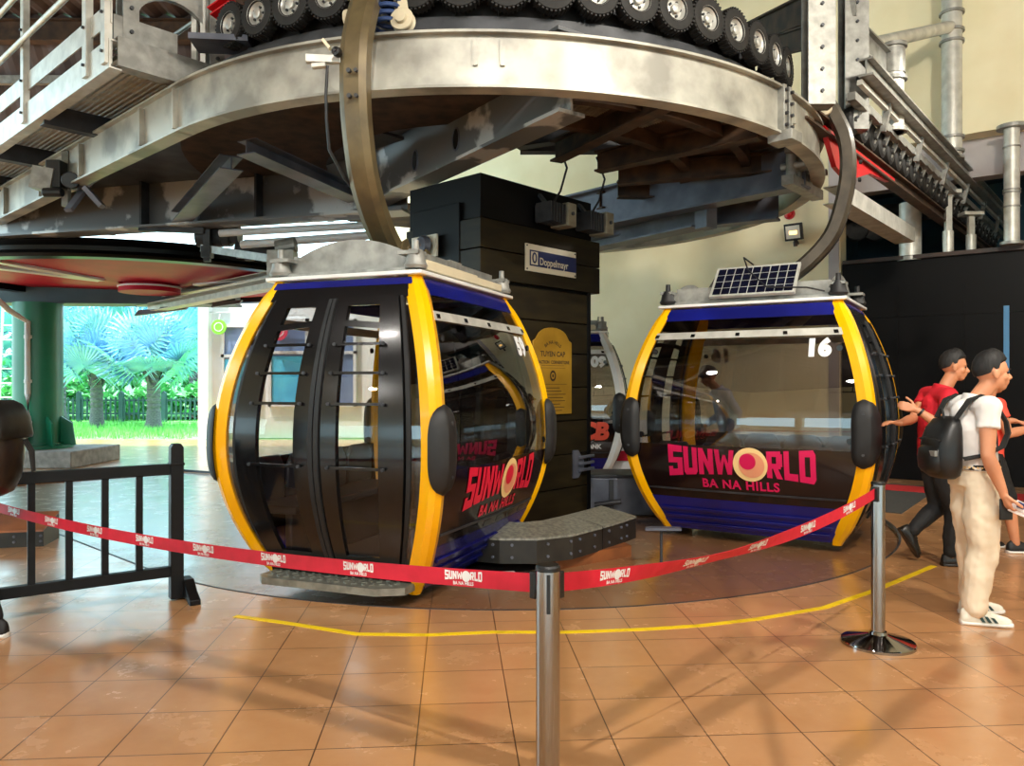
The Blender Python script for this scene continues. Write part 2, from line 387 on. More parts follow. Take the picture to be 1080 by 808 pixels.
def decal(name, polys, mapper, mat, parent, th_map=None):
    """flat lettering laid on a curved skin; long edges are cut so that it follows the curve."""
    bm = bmesh.new()
    for vs, fs in polys:
        bv = [bm.verts.new((x, y, 0)) for x, y in vs]
        for f in fs:
            try: bm.faces.new([bv[i] for i in f])
            except ValueError: pass
    ys = [v.co.y for v in bm.verts]; y0, y1 = min(ys), max(ys); xs = [v.co.x for v in bm.verts]
    for k in range(1, 7):
        bmesh.ops.bisect_plane(bm, geom=bm.verts[:]+bm.edges[:]+bm.faces[:], plane_co=(0, y0+(y1-y0)*k/7, 0), plane_no=(0, 1, 0))
    vs = [mapper(v.co.x, v.co.y) for v in bm.verts]
    bm.verts.index_update(); fs = [tuple(v.index for v in f.verts) for f in bm.faces]; bm.free()
    mb = MB(); mb.add(vs, fs)
    return mb.build(name, mat, parent, smooth=0, local=True)

# block capitals of the cabin lettering, drawn in a unit box
def R_(x0, y0, x1, y1): return [(x0, y0), (x1, y0), (x1, y1), (x0, y1)]
GLYPH = {
 'S': [R_(0, .78, 1, 1), R_(0, .42, .36, .78), R_(.0, .42, 1, .6), R_(.64, .2, 1, .6), R_(0, 0, 1, .22), [(0, 0), (.3, .22), (.3, .3), (0, .3)]],
 'U': [R_(0, .1, .36, 1), R_(.64, .1, 1, 1), [(.12, 0), (.88, 0), (1, .12), (1, .24), (0, .24), (0, .12)]],
 'N': [R_(0, 0, .34, 1), R_(.66, 0, 1, 1), [(0, 1), (.3, 1), (1, 0), (.7, 0)]],
 'W': [[(0, 1), (.24, 1), (.36, 0), (.14, 0)], [(.14, 0), (.36, 0), (.56, .8), (.44, .8)], [(.44, .8), (.56, .8), (.86, 0), (.64, 0)], [(.64, 0), (.86, 0), (1, 1), (.76, 1)]],
 'R': [R_(0, 0, .34, 1), R_(.34, .8, .9, 1), R_(.62, .45, 1, .9), R_(.34, .36, .9, .55), [(.38, .4), (.7, .4), (1, 0), (.62, 0)]],
 'L': [R_(0, 0, .38, 1), R_(.38, 0, 1, .24)],
 'D': [R_(0, 0, .34, 1), R_(.34, .8, .8, 1), R_(.34, 0, .8, .2), [(.66, .0), (.85, 0), (1, .14), (1, .86), (.85, 1), (.66, 1)]],
}
def logo_word(width, height):
    """SUNW(disc)RLD as outlines; the capitals grow towards both ends."""
    out = []; adv = [('S', .86), ('U', .8), ('N', .86), ('W', 1.12), (None, 1.62), ('R', .84), ('L', .72), ('D', .84)]
    tot = sum(w for _, w in adv)+0.08*(len(adv)-1); x = -width/2; k = width/tot; disc = 0
    for ch, w in adv:
        if ch is None: disc = x+w*k/2
        else:
            for p in GLYPH[ch]:
                q = []
                for a, b in p:
                    X = x+a*w*k; e = (abs(X)/(width/2))**2
                    q.append((X, (b-.5)*height*(0.86+0.3*e)-0.02*e*height))
                out.append((ch, (q, [tuple(range(len(q)))])))
        x += (w+0.08)*k
    return out, disc
def disc_poly(cx, cy, r, n=36, r0=0.0):
    if r0:
        vs = [(cx+r*math.cos(2*PI*i/n), cy+r*math.sin(2*PI*i/n)) for i in range(n)]+[(cx+r0*math.cos(2*PI*i/n), cy+r0*math.sin(2*PI*i/n)) for i in range(n)]
        return vs, [(i, (i+1) % n, n+(i+1) % n, n+i) for i in range(n)]
    return [(cx+r*math.cos(2*PI*i/n), cy+r*math.sin(2*PI*i/n)) for i in range(n)], [tuple(range(n))]

def make_gondola(label, loc, yaw, number, rail='yellow', livery='sun', solar=False):
    g = thing('gondola_cabin', label, 'gondola', loc, yaw, 'cable car cabins hanging around the turn')
    B = lambda mb, nm, m, par=g, **k: mb.build(nm, M[m], par, local=True, **k)
    FX, FY = ('xp', 'xm'), ('ym', 'yp')
    # corner rails
    sec = [(-.11, .012), (-.035, .03), (.006, .012), (.03, -.035), (.012, -.11), (-.02, -.11), (-.06, -.06), (-.11, -.02)]
    for sx in (-1, 1):
        for sy in (-1, 1):
            rings = []; n = 34
            for i in range(n+1):
                t = -0.012+1.024*i/n; gg = CB*cg(min(max(t, 0), 1)); X, Y = CHX+gg, CHY+gg
                e = min(1.0, 0.55+min(i, n-i)*0.2)
                rings.append([V((sx*(X-.035+(a+.035)*e), sy*(Y-.035+(b+.035)*e), t*CH)) for a, b in sec])
            r = MB().loft(rings); B(r, 'corner_rail', rail, smooth=25)
    # bumper pads on the rails of the two end faces
    for face in FX:
        for sg in (-1, 1):
            mb = MB(); rows = []; nj, ni = 22, 10
            for lay in (0, 1):
                for j in range(nj+1):
                    ta = -1+2*j/nj; t = 0.46+0.135*ta
                    hw = 0.105*max(0.0, 1-abs(ta)**3.2)**0.5+0.012
                    for i in range(ni+1):
                        a = -1+2*i/ni
                        dome = 0.034+0.05*(1-a**4)*(1-abs(ta)**6)
                        off = dome if lay == 0 else 0.02
                        c = halfw(face, t)-0.052+a*hw
                        over = max(0.0, c-halfw(face, t))
                        p = csurf(face, sg*c/halfw(face, t), t, off)
                        p.x -= math.copysign(over*0.8, p.x)
                        rows.append(p)
            n = ni+1; o = n*(nj+1); fs = []
            for j in range(nj):
                for i in range(ni):
                    q = j*n+i; fs += [(q, q+1, q+n+1, q+n), (o+q, o+q+n, o+q+n+1, o+q+1)]
            for i in range(ni): fs += [(i, o+i, o+i+1, i+1), (nj*n+i, nj*n+i+1, o+nj*n+i+1, o+nj*n+i)]
            for j in range(nj): fs += [(j*n, j*n+n, o+j*n+n, o+j*n), (j*n+ni, o+j*n+ni, o+j*n+n+ni, j*n+n+ni)]
            mb.add(rows, fs); pad = B(mb, 'bumper_pad', 'rubber')
            sc = MB()
            for tt in (0.38, 0.54): 
                p = csurf(face, sg*(halfw(face, tt)-0.06)/halfw(face, tt), tt, 0.075)
                sc.cyl(p, p+V((math.copysign(.012, p.x), 0, 0)), 0.012, n=10)
            B(sc, 'screw', 'steel_dk', pad)
    # end faces
    for face in FX:
        e = 0.93
        mb = MB(); patch(mb, face, -.9, .9, .94, .995, .006, .025); B(mb, 'header_panel', 'cab_blue')
        mb = MB(); patch(mb, face, -e, e, .885, .94, 0, .012); B(mb, 'vent_window', 'glass_cab')
        mb = MB(); patch(mb, face, -.9, .9, .855, .885, .015, .03)
        bar = B(mb, 'window_rail', 'galv_lt' if rail == 'yellow' else 'cab_white')
        mb = MB()
        for s in (-.85, -.4, .05, .5, .88):
            patch(mb, face, s-.02, s+.02, .862, .876, .024, .012, 1, 1)
        B(mb, 'clip', 'cab_black', bar)
        mb = MB(); patch(mb, face, -e, e, .385, .857, 0, .012, 8, 16); pane = B(mb, 'window_pane', 'glass_cab')
        mb = MB()
        for s, t in ((-.84, .80), (.84, .80), (-.84, .43), (.84, .43)):
            p = csurf(face, s, t, .0); d = V((1 if face == 'xp' else -1, 0, 0)); mb.cyl(p, p+d*.014, .026, n=14)
        B(mb, 'pane_fixing', 'cab_black', pane)
        mb = MB(); patch(mb, face, -e, e, .15, .39, .006, .03, 8, 8); low = B(mb, 'lower_panel', 'panel_dk')
        mb = MB(); patch(mb, face, -.88, .88, .186, .194, .014, .01, 8, 1); B(mb, 'panel_lip', 'steel_dk', low)
        for k in range(6):
            mb = MB(); s = -.66+k*.25; patch(mb, face, s, s+.13, .160, .178, .0085, .006, 2, 1); B(mb, 'vent_slot', 'cab_black', low)
        mb = MB(); patch(mb, face, -.9, .9, .0, .152, .008, .03, 8, 6); blue = B(mb, 'skirt_panel', 'cab_blue' if rail == 'yellow' else 'cab_blue')
        for t in (.02, .055, .09):
            mb = MB(); patch(mb, face, -.855, .855, t, t+.014, .026, .02, 8, 1); B(mb, 'skirt_rib', 'cab_blue', blue, bevel=.004)
        # lettering
        mp = on_face(face, 0, .322, .012)
        if livery == 'sun':
            w, dx = logo_word(1.36, .27)
            lm = 'magenta' if number == '16' else 'red_let'
            mp2 = on_face(face, 0, .322, .015); lg = decal('logo_disc', [disc_poly(dx, -.01, .158)], mp2, M['gold_disc'], g)
            for ch in sorted(set(k for k, _ in w)): decal('letter', [p for k, p in w if k == ch], mp, M[lm], lg)
            mp3 = on_face(face, 0, .322, .018); decal('disc_ring', [disc_poly(dx+.012, -.015, .118)], mp3, M['peach'], lg)
            mp4 = on_face(face, 0, .322, .021); decal('disc_core', [disc_poly(dx-.022, .018, .075)], mp4, M[lm], lg)
            tv, tf = text2d('BA NA HILLS', .115, .004, space=1.12)
            decal('logo_subtitle', [([(x, y-.215) for x, y in tv], tf)], mp, M[lm], g)
        else:
            tv, tf = text2d('CB', .34, .02, shear=.15)
            decal('lettering', [([(x+.68, y+.02) for x, y in tv], tf)], mp, M['coral'], g)
            tv, tf = text2d('BANK', .09, .004)
            decal('logo_subtitle', [([(x+.68, y-.2) for x, y in tv], tf)], mp, M['white_let'], g)
        tv, tf = text2d(number, .2, .015, space=1.1)
        side = .68 if livery == 'sun' else .76
        decal('number', [([(x, y) for x, y in tv], tf)], on_face(face, side, .80, .006), M['white_let'], g)
    # door faces
    for face in FY:
        e = .93
        mb = MB(); patch(mb, face, -e, e, .972, .995, .012, .03); B(mb, 'header_panel', 'cab_blue')
        mb = MB(); patch(mb, face, -.87, .87, .93, .974, .010, .03); B(mb, 'door_track', 'cab_black')
        mb = MB(); patch(mb, face, -e, e, .0, .075, .012, .03); B(mb, 'sill_panel', 'cab_black')
        for sg in (-1, 1):
            mb = MB(); patch(mb, face, sg*.765, sg*e, .07, .935, 0, .012, 3, 20); sp = B(mb, 'side_pane', 'glass_cab')
            mb = MB(); patch(mb, face, sg*.765, sg*.80, .07, .935, .01, .03, 1, 20); B(mb, 'seal', 'rubber', sp)
        for sg in (-1, 1):
            leaf = MB()
            patch(leaf, face, sg*.55, sg*.755, .07, .935, .03, .04, 2, 24)
            patch(leaf, face, sg*.008, sg*.19, .07, .935, .03, .04, 2, 24)
            patch(leaf, face, sg*.17, sg*.57, .905, .935, .03, .04, 3, 1)
            patch(leaf, face, sg*.17, sg*.57, .07, .115, .03, .04, 3, 1)
            lf = B(leaf, 'door_leaf', 'cab_black')
            mb = MB(); patch(mb, face, sg*.005, sg*.045, .07, .93, .046, .02, 1, 24); B(mb, 'door_seal', 'rubber', lf)
            mb = MB(); patch(mb, face, sg*.18, sg*.56, .11, .91, .008, .01, 4, 20); B(mb, 'door_pane', 'glass_side', lf)
            for t in (.78, .69, .595, .40, .85):
                mb = MB(); dz = .009 if t != .85 else .02
                patch(mb, face, sg*.13, sg*.60, t-dz/2, t+dz/2, .048 if t != .85 else .03, .02, 4, 1, shift=0.0 if t != .85 else -.03*sg)
                B(mb, 'window_bar' if t != .85 else 'vent_flap', 'cab_black', lf)
            mb = MB()
            for t in (.78, .69, .595, .40):
                for s in (.13, .60):
                    p = csurf(face, sg*s, t, .04); mb.cyl(p, p+V((0, -.02 if face == 'ym' else .02, 0)), .012, n=8)
            B(mb, 'bolt', 'steel_dk', lf)
    # floor, benches, roof
    fl = MB(); fl.box((0, 0, .045), (2*CHX-.04, 2*CHY-.04, .06)); B(fl, 'floor_pan', 'cab_floor')
    for sg in (-1, 1):
        b = MB(); b.box((sg*.62, 0, .50), (.42, 1.7, .06)); b.box((sg*.55, 0, .27), (.06, 1.5, .40))
        sb = B(b, 'bench', 'seat', bevel=.015)
        for k in range(4):
            y = -.66+.44*k; bk = MB()
            bk.prism([(-.2, 0), (.2, 0), (.2, .25), (.13, .35), (-.13, .35), (-.2, .25)], (sg*.80, y, .53), (0, 1, 0), (-.02*sg, 0, 1), .04*sg)
            B(bk, 'seat_back', 'seat', sb, bevel=.012)
    ub = MB(); ub.box((0, 0, .0), (2*CHX-.2, 2*CHY-.2, .05)); B(ub, 'underframe', 'steel_dk')
    rf = MB(); rf.box((0, 0, CH+.018), (2*CHX+.1, 2*CHY+.1, .03)); roof = B(rf, 'roof', 'cab_white', bevel=.008)
    rt = MB(); rt.box((0, 0, CH+.048), (2*CHX-.04, 2*CHY-.04, .035)); B(rt, 'roof_tray', 'galv', roof)
    for sx in (-1, 1):
        if not (solar and sx < 0):
            mb = MB(); mb.box((sx*(CHX-.02), 0, CH+.085), (.06, 2*CHY-.25, .06)); mb.box((sx*(CHX-.02), -.25, CH+.12), (.045, .9, .02)); B(mb, 'roof_trim', 'pad_cream', roof, bevel=.006)
        for sy in (-1, 1):
            mb = MB(); mb.lathe([(.075, 0), (.085, .02), (.07, .05), (.06, .11), (.05, .13), (.025, .135), (.022, .2), (.0, .2)], (sx*(CHX-.03), sy*(CHY-.03), CH+.05), n=20)
            dm = B(mb, 'damper_mount', 'rubber' if solar else 'galv')
            mb = MB(); mb.box((sx*(CHX-.06), sy*(CHY-.03), CH+.16), (.16, .13, .025)); B(mb, 'damper_plate', 'galv', dm)
    # carrier frame: arched plates along the door sides, low plates along the ends
    for sy in (-1, 1):
        poly = [(-CHX+.02, 0)]
        for i in range(15): 
            x = -1+2*i/14; poly.append((x*(CHX-.02), .05+.18*(1-x*x)))
        poly.append((CHX-.02, 0)); mb = MB()
        mb.prism(poly, (0, sy*(CHY-.10)-.01, CH+.07), (1, 0, 0), (0, 0, 1), -.02)
        B(mb, 'carrier_plate', 'galv')
    for sx in (-1, 1):
        mb = MB(); mb.box((sx*(CHX-.11), 0, CH+.14), (.03, 2*CHY-.2, .13)); B(mb, 'carrier_plate', 'galv')
    mb = MB(); mb.box((0, 0, CH+.17), (2*CHX-.2, .22, .10)); B(mb, 'carrier_beam', 'galv')
    if solar:
        c = V((-CHX-.06, -.05, CH+.07)); tl = math.radians(48)
        y = V((0, 1, 0)); u = V((math.cos(tl), 0, math.sin(tl)))
        mb = MB(); mb.prism([(-.4, 0), (.4, 0), (.4, .42), (-.4, .42)], c, -y, u, .03); sp = B(mb, 'solar_panel', 'galv_lt')
        nrm = (-y).cross(u); mb = MB()
        for i in range(9):
            for j in range(4):
                a = -.375+i*.0845; b = .025+j*.094
                mb.prism([(a, b), (a+.076, b), (a+.076, b+.086), (a, b+.086)], c+nrm*.028, -y, u, .004)
        B(mb, 'solar_cell', 'solar', sp)
        mb = MB(); mb.tube([c+u*.42+V((0, .05, .03)), c+u*.36+V((-.05, .12, .14)), c+u*.2+V((-.06, .05, .12)), c+V((-.02, -.15, .08)), c+V((.02, -.5, .06)), c+V((.06, -.65, .02))], .008, 8)
        B(mb, 'cable', 'cord', sp)
        mb = MB(); mb.box(c+V((.22, .0, .02)), (.03, .7, .16)); B(mb, 'panel_bracket', 'galv', sp)
    return g

RC = V((-0.3, 9.4, 0))          # axis of the turn
def make_hanger(g, loc, RH, mat, ribbed=False):
    rel = V((loc[0]-RC.x, loc[1]-RC.y, 0)); Rr = rel.length; d = rel.normalized(); side = V((-d.y, d.x, 0))
    z0 = loc[2]+CH
    P = lambda r, z: RC+d*r+V((0, 0, z))
    dm = RH-Rr
    pts2 = [(Rr-.42, z0+.28), (Rr-.15, z0+.25), (Rr+.12, z0+.27), (Rr+.42*dm/.85, z0+.42), (Rr+.70*dm/.85, z0+.70), (RH-.02, z0+1.05), (RH+.02, z0+1.35), (RH, z0+1.62), (RH-.07, z0+1.82), (RH-.16, z0+2.0)]
    # smooth the path
    def cr(p0, p1, p2, p3, t): 
        return tuple(.5*((2*b)+(-a+c)*t+(2*a-5*b+4*c-e)*t*t+(-a+3*b-3*c+e)*t**3) for a, b, c, e in zip(p0, p1, p2, p3))
    q = [pts2[0]]+pts2+[pts2[-1]]; sm = []
    for i in range(1, len(q)-2):
        for k in range(5): sm.append(cr(q[i-1], q[i], q[i+1], q[i+2], k/5))
    sm.append(pts2[-1]); path = [P(a, b) for a, b in sm]
    w, h = .075, .10
    prof = [(-w*.6, -h), (w*.6, -h), (w, -h*.55), (w, h*.55), (w*.6, h), (-w*.6, h), (-w, h*.55), (-w, -h*.55)]
    # the profile's x axis lies across the radial plane
    mb = MB(); mb.sweep(path, prof, up=side, scale=[.85+.15*min(1, i/10) for i in range(len(path))])
    arm = mb.build('hanger_arm', M[mat], g, smooth=30)
    mb = MB()
    for i in (22, 30, 34, 40):
        if i < len(path)-1:
            p = path[i]
            for e in (-1, 1): mb.cyl(p+side*e*.07, p+side*e*.095, .014, n=8)
    for i in (28, 31):
        mb.cyl(path[i]+d*.095, path[i]+d*.125, .016, n=8); mb.cyl(path[i]+d*.095+side*.05, path[i]+d*.12+side*.05, .014, n=8)
    mb.build('bolt', M['steel_dk'], arm)
    # forked foot on the carrier beam
    mb = MB()
    for e in (-1, 1):
        poly = [(-.55, 0), (.32, 0), (.32, .10), (.24, .2), (.14, .24), (.04, .16), (-.12, .13), (-.26, .16), (-.36, .24), (-.45, .22), (-.55, .06)]
        mb.prism(poly, P(Rr, z0+.17)+side*(e*.09), d, (0, 0, 1), .022*(-1))
    for a in (-.38, .12): mb.cyl(P(Rr+a, z0+.33)-side*.12, P(Rr+a, z0+.33)+side*.12, .032, n=14)
    mb.build('hanger_foot', M[mat], g, bevel=.004)
    # grip and roller at the head
    mb = MB(); top = path[-1]
    mb.cyl(top+d*.04, top-d*.42+V((0, 0, .06)), .055, n=16)
    mb.bar(top+V((0, 0, -.05)), top+V((0, 0, .16))-d*.05, .13, .16, up=d)
    grip = mb.build('grip', M['galv'], g, bevel=.008)
    mb = MB(); ro = top+V((0, 0, .14))-d*.02-side*.10
    mb.lathe([(.02, -.05), (.075, -.045), (.085, -.02), (.085, .02), (.075, .045), (.02, .05)], ro, side, 24)
    mb.build('grip_roller', M['pad_cream'], grip)
    mb = MB(); ro = top+V((0, 0, -.08))-d*.02-side*.14
    mb.lathe([(.02, -.02), (.06, -.02), (.065, 0), (.06, .02), (.02, .02)], ro, side, 20)
    mb.build('grip_roller', M['pad_cream'], grip)
    return path, d, side

gL, gR, gB = (-0.915, 6.385, .05), (2.58, 7.96, .05), (.64, 12.4, .05)
RHANG = 4.0
cabL = make_gondola('nearest dark gondola with yellow corner rails, its closed double door towards us, number 59', gL, math.radians(-21), '59')
pathL, dL, sL = make_hanger(cabL, gL, RHANG, 'hanger')
cabR = make_gondola('gondola number 16 on the right with a small solar panel on its roof', gR, math.radians(58), '16', solar=True)
pathR, dR, sR = make_hanger(cabR, gR, RHANG, 'hanger_dk')
cabB = make_gondola('far gondola with white corner rails, number 09, half hidden behind the dark column', gB, math.radians(82), '09', rail='cab_white', livery='other')
make_hanger(cabB, gB, RHANG, 'hanger_dk')
# switch arm with hose on the near hanger
mb = MB(); i = 33; p = pathL[i]
mb.bar(p+V((-.10, -.02, 0)), p+V((-.34, -.04, .0)), .05, .055)
mb.bar(p+V((-.20, -.03, -.04)), p+V((-.30, -.03, -.05)), .05, .03)
sw = mb.build('switch_arm', M['galv_lt'], cabL, bevel=.004)
mb = MB(); mb.lathe([(.03, 0), (.035, .02), (.03, .05), (.012, .055), (.012, .07), (0, .07)], p+V((-.10, -.08, .02)), (-.3, -1, 0), 18); mb.build('switch_knob', M['black_plastic'], sw)
mb = MB(); mb.bar(p+V((-.17, -.04, .07)), p+V((-.22, -.04, .13)), .05, .02); mb.build('target_plate', M['pad_cream'], sw)
mb = MB(); mb.tube([p+V((-.19, -.04, -.05)), p+V((-.20, -.04, -.25)), p+V((-.20, -.02, -.42)), p+V((-.19, .02, -.62)), p+V((-.10, .12, -.8)), p+V((.02, .35, -.95)), p+V((.05, .55, -1.0))], .011, 8); mb.build('hose', M['cord'], sw)
# checker plate step under the near door
st = MB(); st.prism([(-.56, -.02), (.60, -.02), (.60, -.16), (.42, -.26), (-.50, -.26), (-.56, -.2)], (0, -CHY-.02, .02), (1, 0, 0), (0, 1, 0), .05)
dm = st
for i in range(15):
    for j in range(4):
        x, y = -.50+i*.07+(.02 if j % 2 else 0), -CHY-.06-j*.05
        if x > .40 and j > 2: continue
        a = .6 if (i+j) % 2 else -.6
        dm.box((x, y, .073), (.04, .012, .005), a)
st.build('step_plate', M['diamond'], cabL, local=True)
# ------------------------------------------------------------------ the setting
def wallnorm(a, b): 
    d = V((b[0]-a[0], b[1]-a[1], 0)).normalized(); return d, V((-d.y, d.x, 0))
FC = V((-.05, 9.35, 0)); FR = 4.23           # round edge of the sunken track floor
# floor: a slab with a round opening where the cabins turn
TD = V((-.736, .677, 0)); OD = V((-.677, -.736, 0))      # the sunken lane leaves along TD, its outer edge on the OD side
def hole():
    a0, a1 = -132.6, 137.4; pts = [FC+V((FR*math.cos(math.radians(a0+(a1-a0)*i/108)), FR*math.sin(math.radians(a0+(a1-a0)*i/108)), 0)) for i in range(109)]
    far = [FC+TD*7+OD*(.83+3.4*i/8) for i in range(9)]; back = [FC+TD*(7-.5*i)+OD*FR for i in range(1, 14)]
    inn = [pts[-1].lerp(far[0], i/8) for i in range(1, 8)]
    return pts+inn+far+back
HOLE = hole()
def floor_ring():
    mb = MB(); inner = HOLE; n = len(inner); outer = []
    X0, X1, Y0, Y1 = -26.0, 16.0, -9.0, 20.6
    for p in inner:
        d = p-FC; c, s = d.x, d.y
        tx = ((X1-FC.x)/c if c > 0 else (X0-FC.x)/c) if abs(c) > 1e-6 else 1e9
        ty = ((Y1-FC.y)/s if s > 0 else (Y0-FC.y)/s) if abs(s) > 1e-6 else 1e9
        t = min(tx, ty); outer.append(V((FC.x+t*c, FC.y+t*s, 0)))
    vs = list(inner)+outer+[v+V((0, 0, -.045)) for v in inner]; fs = []
    for i in range(n):
        j = (i+1) % n
        fs.append((i, n+i, n+j, j)); fs.append((i, j, 2*n+j, 2*n+i))
    for i in range(n):
        a, b = outer[i], outer[(i+1) % n]
        if abs(a.x-b.x) > 1e-3 and abs(a.y-b.y) > 1e-3:
            cx = X1 if max(a.x, b.x) > X1-1e-3 else X0; cy = Y1 if max(a.y, b.y) > Y1-1e-3 else Y0
            vs.append(V((cx, cy, 0))); fs.append((n+i, len(vs)-1, n+(i+1) % n))
    mb.add(vs, fs); return mb
fl = floor_ring().build('floor', M['tile'], base=False, smooth=0); tag(fl, 'orange terracotta tiled floor of the station hall', kind='structure')
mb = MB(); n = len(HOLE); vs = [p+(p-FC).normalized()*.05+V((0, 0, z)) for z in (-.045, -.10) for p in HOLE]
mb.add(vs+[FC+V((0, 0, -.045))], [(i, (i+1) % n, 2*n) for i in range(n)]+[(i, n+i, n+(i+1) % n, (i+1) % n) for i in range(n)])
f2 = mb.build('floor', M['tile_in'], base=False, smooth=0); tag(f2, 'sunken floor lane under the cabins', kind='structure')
mb = MB(); mb.sweep([p+V((0, 0, -.015)) for p in HOLE], [(-.009, -.02), (.009, -.02), (.009, .018), (-.009, .018)], closed=True)
tag(mb.build('trim_1', M['steel_dk'], base=False), 'dark metal edge around the sunken floor', kind='structure')
# yellow warning tape on the tiles
px = [(248, 650), (300, 657), (376, 669), (450, 670), (520, 667), (600, 667), (680, 664), (740, 660), (800, 653), (870, 641), (925, 622), (985, 597)]
def fpt(x, y, z=0.0):
    Y = (CAMZ-z)*F/(y-404); return V(((x-540)/F*Y, Y, z))
pts = [fpt(x, y) for x, y in px]; sm = []
for i in range(len(pts)-1):
    for k in range(4): sm.append(pts[i].lerp(pts[i+1], k/4))
sm.append(pts[-1])
mb = MB(); mb.sweep([p+V((0, 0, .0015)) for p in sm], [(-.024, -.0012), (.024, -.0012), (.024, .0012), (-.024, .0012)])
tag(mb.build('floor_tape', M['tape'], base=False, smooth=0), 'worn yellow warning tape curving across the orange tiles', 'floor tape')

# right hand wall with the tunnel opening; its line: 3x + 4y = 66.4
wd = V((.8, -.6, 0)); wn = V((-.6, -.8, 0)); A0 = V((4.8, 13, 0))
def wp(s, z, out=0.0): return A0+wd*s+wn*out+V((0, 0, z))
def wall_slab(name, s0, s1, z0, z1, mat, label, th=.35, out=0.0):
    mb = MB(); mb.prism([(s0, z0), (s1, z0), (s1, z1), (s0, z1)], A0+wn*(out-th), wd, (0, 0, 1), 0.0) if False else None
    a, b = wp(s0, z0, out), wp(s1, z0, out); c, d = wp(s0, z0, out-th), wp(s1, z0, out-th); h = V((0, 0, z1-z0))
    mb.add([a, b, d, c, a+h, b+h, d+h, c+h], [(0, 1, 5, 4), (1, 2, 6, 5), (2, 3, 7, 6), (3, 0, 4, 7), (4, 5, 6, 7), (0, 3, 2, 1)])
    o = mb.build(name, mat, base=False, smooth=0); return tag(o, label, kind='structure')
JS = .67
wall_slab('wall_back', -9.6, JS, 0, 9.0, M['cream'], 'cream back wall behind the cabins')
wall_slab('wall_right', JS, 9.5, 5.2, 9.0, M['cream'], 'cream wall above the tunnel opening')
wall_slab('wall_right', JS+.02, 9.5, 0, 3.42, M['black_wall'], 'black painted low wall below the tunnel opening', out=-.02)
mb = MB()
for s in (1.2, 2.1, 3.0, 3.9):
    a = wp(s, 2.2, .02); mb.bar(a, a+V((0, 0, .9)), .05, .03, up=wn)
mb2 = MB(); mb2.bar(wp(JS+.05, 3.44, -.16), wp(9.5, 3.44, -.16), .44, .06); 
tag(mb2.build('trim_2', M['ledge'], base=False, smooth=0), 'dark brown ledge on top of the black wall', kind='structure')
mb = MB()
for s in (1.5, 2.4, 3.3): mb.bar(wp(s, 1.0, -.02), wp(s, 3.0, -.02), .035, .03, up=wn)
mb.bar(wp(JS+.1, 2.55, -.02), wp(4.5, 2.55, -.02), .03, .04)
tag(mb.build('trim_3', M['black_wall'], base=False, smooth=0), 'raised battens on the black wall', kind='structure')
mb = MB(); mb.bar(wp(2.95, 1.55, .0), wp(2.95, 2.62, .0), .07, .02, up=wn)
tag(mb.build('window_1', M['blue_glow'], base=False, smooth=0), 'narrow pale blue glass strip in the black wall', kind='structure')
# jamb, soffit band, inner tunnel room
wall_slab('wall_right', JS-.02, 9.5, 4.62, 5.22, M['soffit'], 'lilac grey lintel band over the tunnel opening', th=.3, out=-.35)
mb = MB(); mb.bar(wp(JS-.1, 0, .012), wp(JS-.1, 5.2, .012), .16, .03, up=wn)
tag(mb.build('trim_4', M['soffit'], base=False, smooth=0), 'pale door jamb strip at the end of the cream wall', kind='structure')
mb = MB(); a, b = wp(-3.0, 0, -5.0), wp(12.0, 0, -5.0); h = V((0, 0, 6)); mb.add([a, b, b+h, a+h], [(0, 1, 2, 3)])
c = wp(-.2, 0, -.36); d = wp(-.2, 0, -5.0); mb.add([c, d, d+h, c+h], [(0, 1, 2, 3)])
mb.add([wp(-.2, 5.5, -.36), wp(12, 5.5, -.36), wp(12, 5.5, -5), wp(-.2, 5.5, -5)], [(0, 1, 2, 3)])
tag(mb.build('wall_tunnel', M['blue_wall'], base=False, smooth=0), 'teal inner wall of the tunnel behind the opening', kind='structure')
mb = MB(); mb.add([wp(-.2, .0, -.36), wp(12, .0, -.36), wp(12, .0, -5), wp(-.2, .0, -5)], [(0, 1, 2, 3)])
tag(mb.build('floor_tunnel', M['concrete'], base=False, smooth=0), kind='structure')
# ceiling of dark corrugated sheet, with purlins
mb = MB(); vs = []; N = 240
X0, X1 = -15.0, 15.0
VL = []
for i in range(N+1):
    x = X0+(X1-X0)*i/N; z = 8.6+.03*(1 if (i//2) % 2 else -1); ye = 15.2 if x < -2.6 else 20.9; vs += [V((x, -9, z)), V((x, ye, z))]
mb.add(vs, [(2*i, 2*i+1, 2*i+3, 2*i+2) for i in range(N)])
tag(mb.build('ceiling', M['ceiling'], base=False, smooth=0), 'dark corrugated metal roof', kind='structure')
mb = MB(); vs = []
for i in range(101):
    x = X0+12.4*i/100; dz = .03*(1 if (i//2) % 2 else -1); vs += [V((x, 15.0, 8.6+dz)), V((x, 17.2, 5.1+dz))]
mb.add(vs, [(2*i, 2*i+1, 2*i+3, 2*i+2) for i in range(100)])
tag(mb.build('ceiling', M['ceiling'], base=False, smooth=0), 'sloping eave of the dark corrugated roof at the left', kind='structure')
for y, z in ((15.5, 7.55), (16.1, 6.6), (16.7, 5.65)):
    mb = MB(); mb.bar((X0, y, z), (-2.6, y, z), .12, .16); tag(mb.build('beam', M['galv'], base=False, smooth=0), kind='structure')
for k, y in enumerate((6.0, 9.0, 12.0, 15.0, 18.0, 20.6)):
    mb = MB(); mb.ibeam((X0 if y < 15.1 else -2.5, y, 8.3), (X1, y, 8.3), .22, .42)
    tag(mb.build('beam', M['steel_br'], base=False, smooth=0), kind='structure')
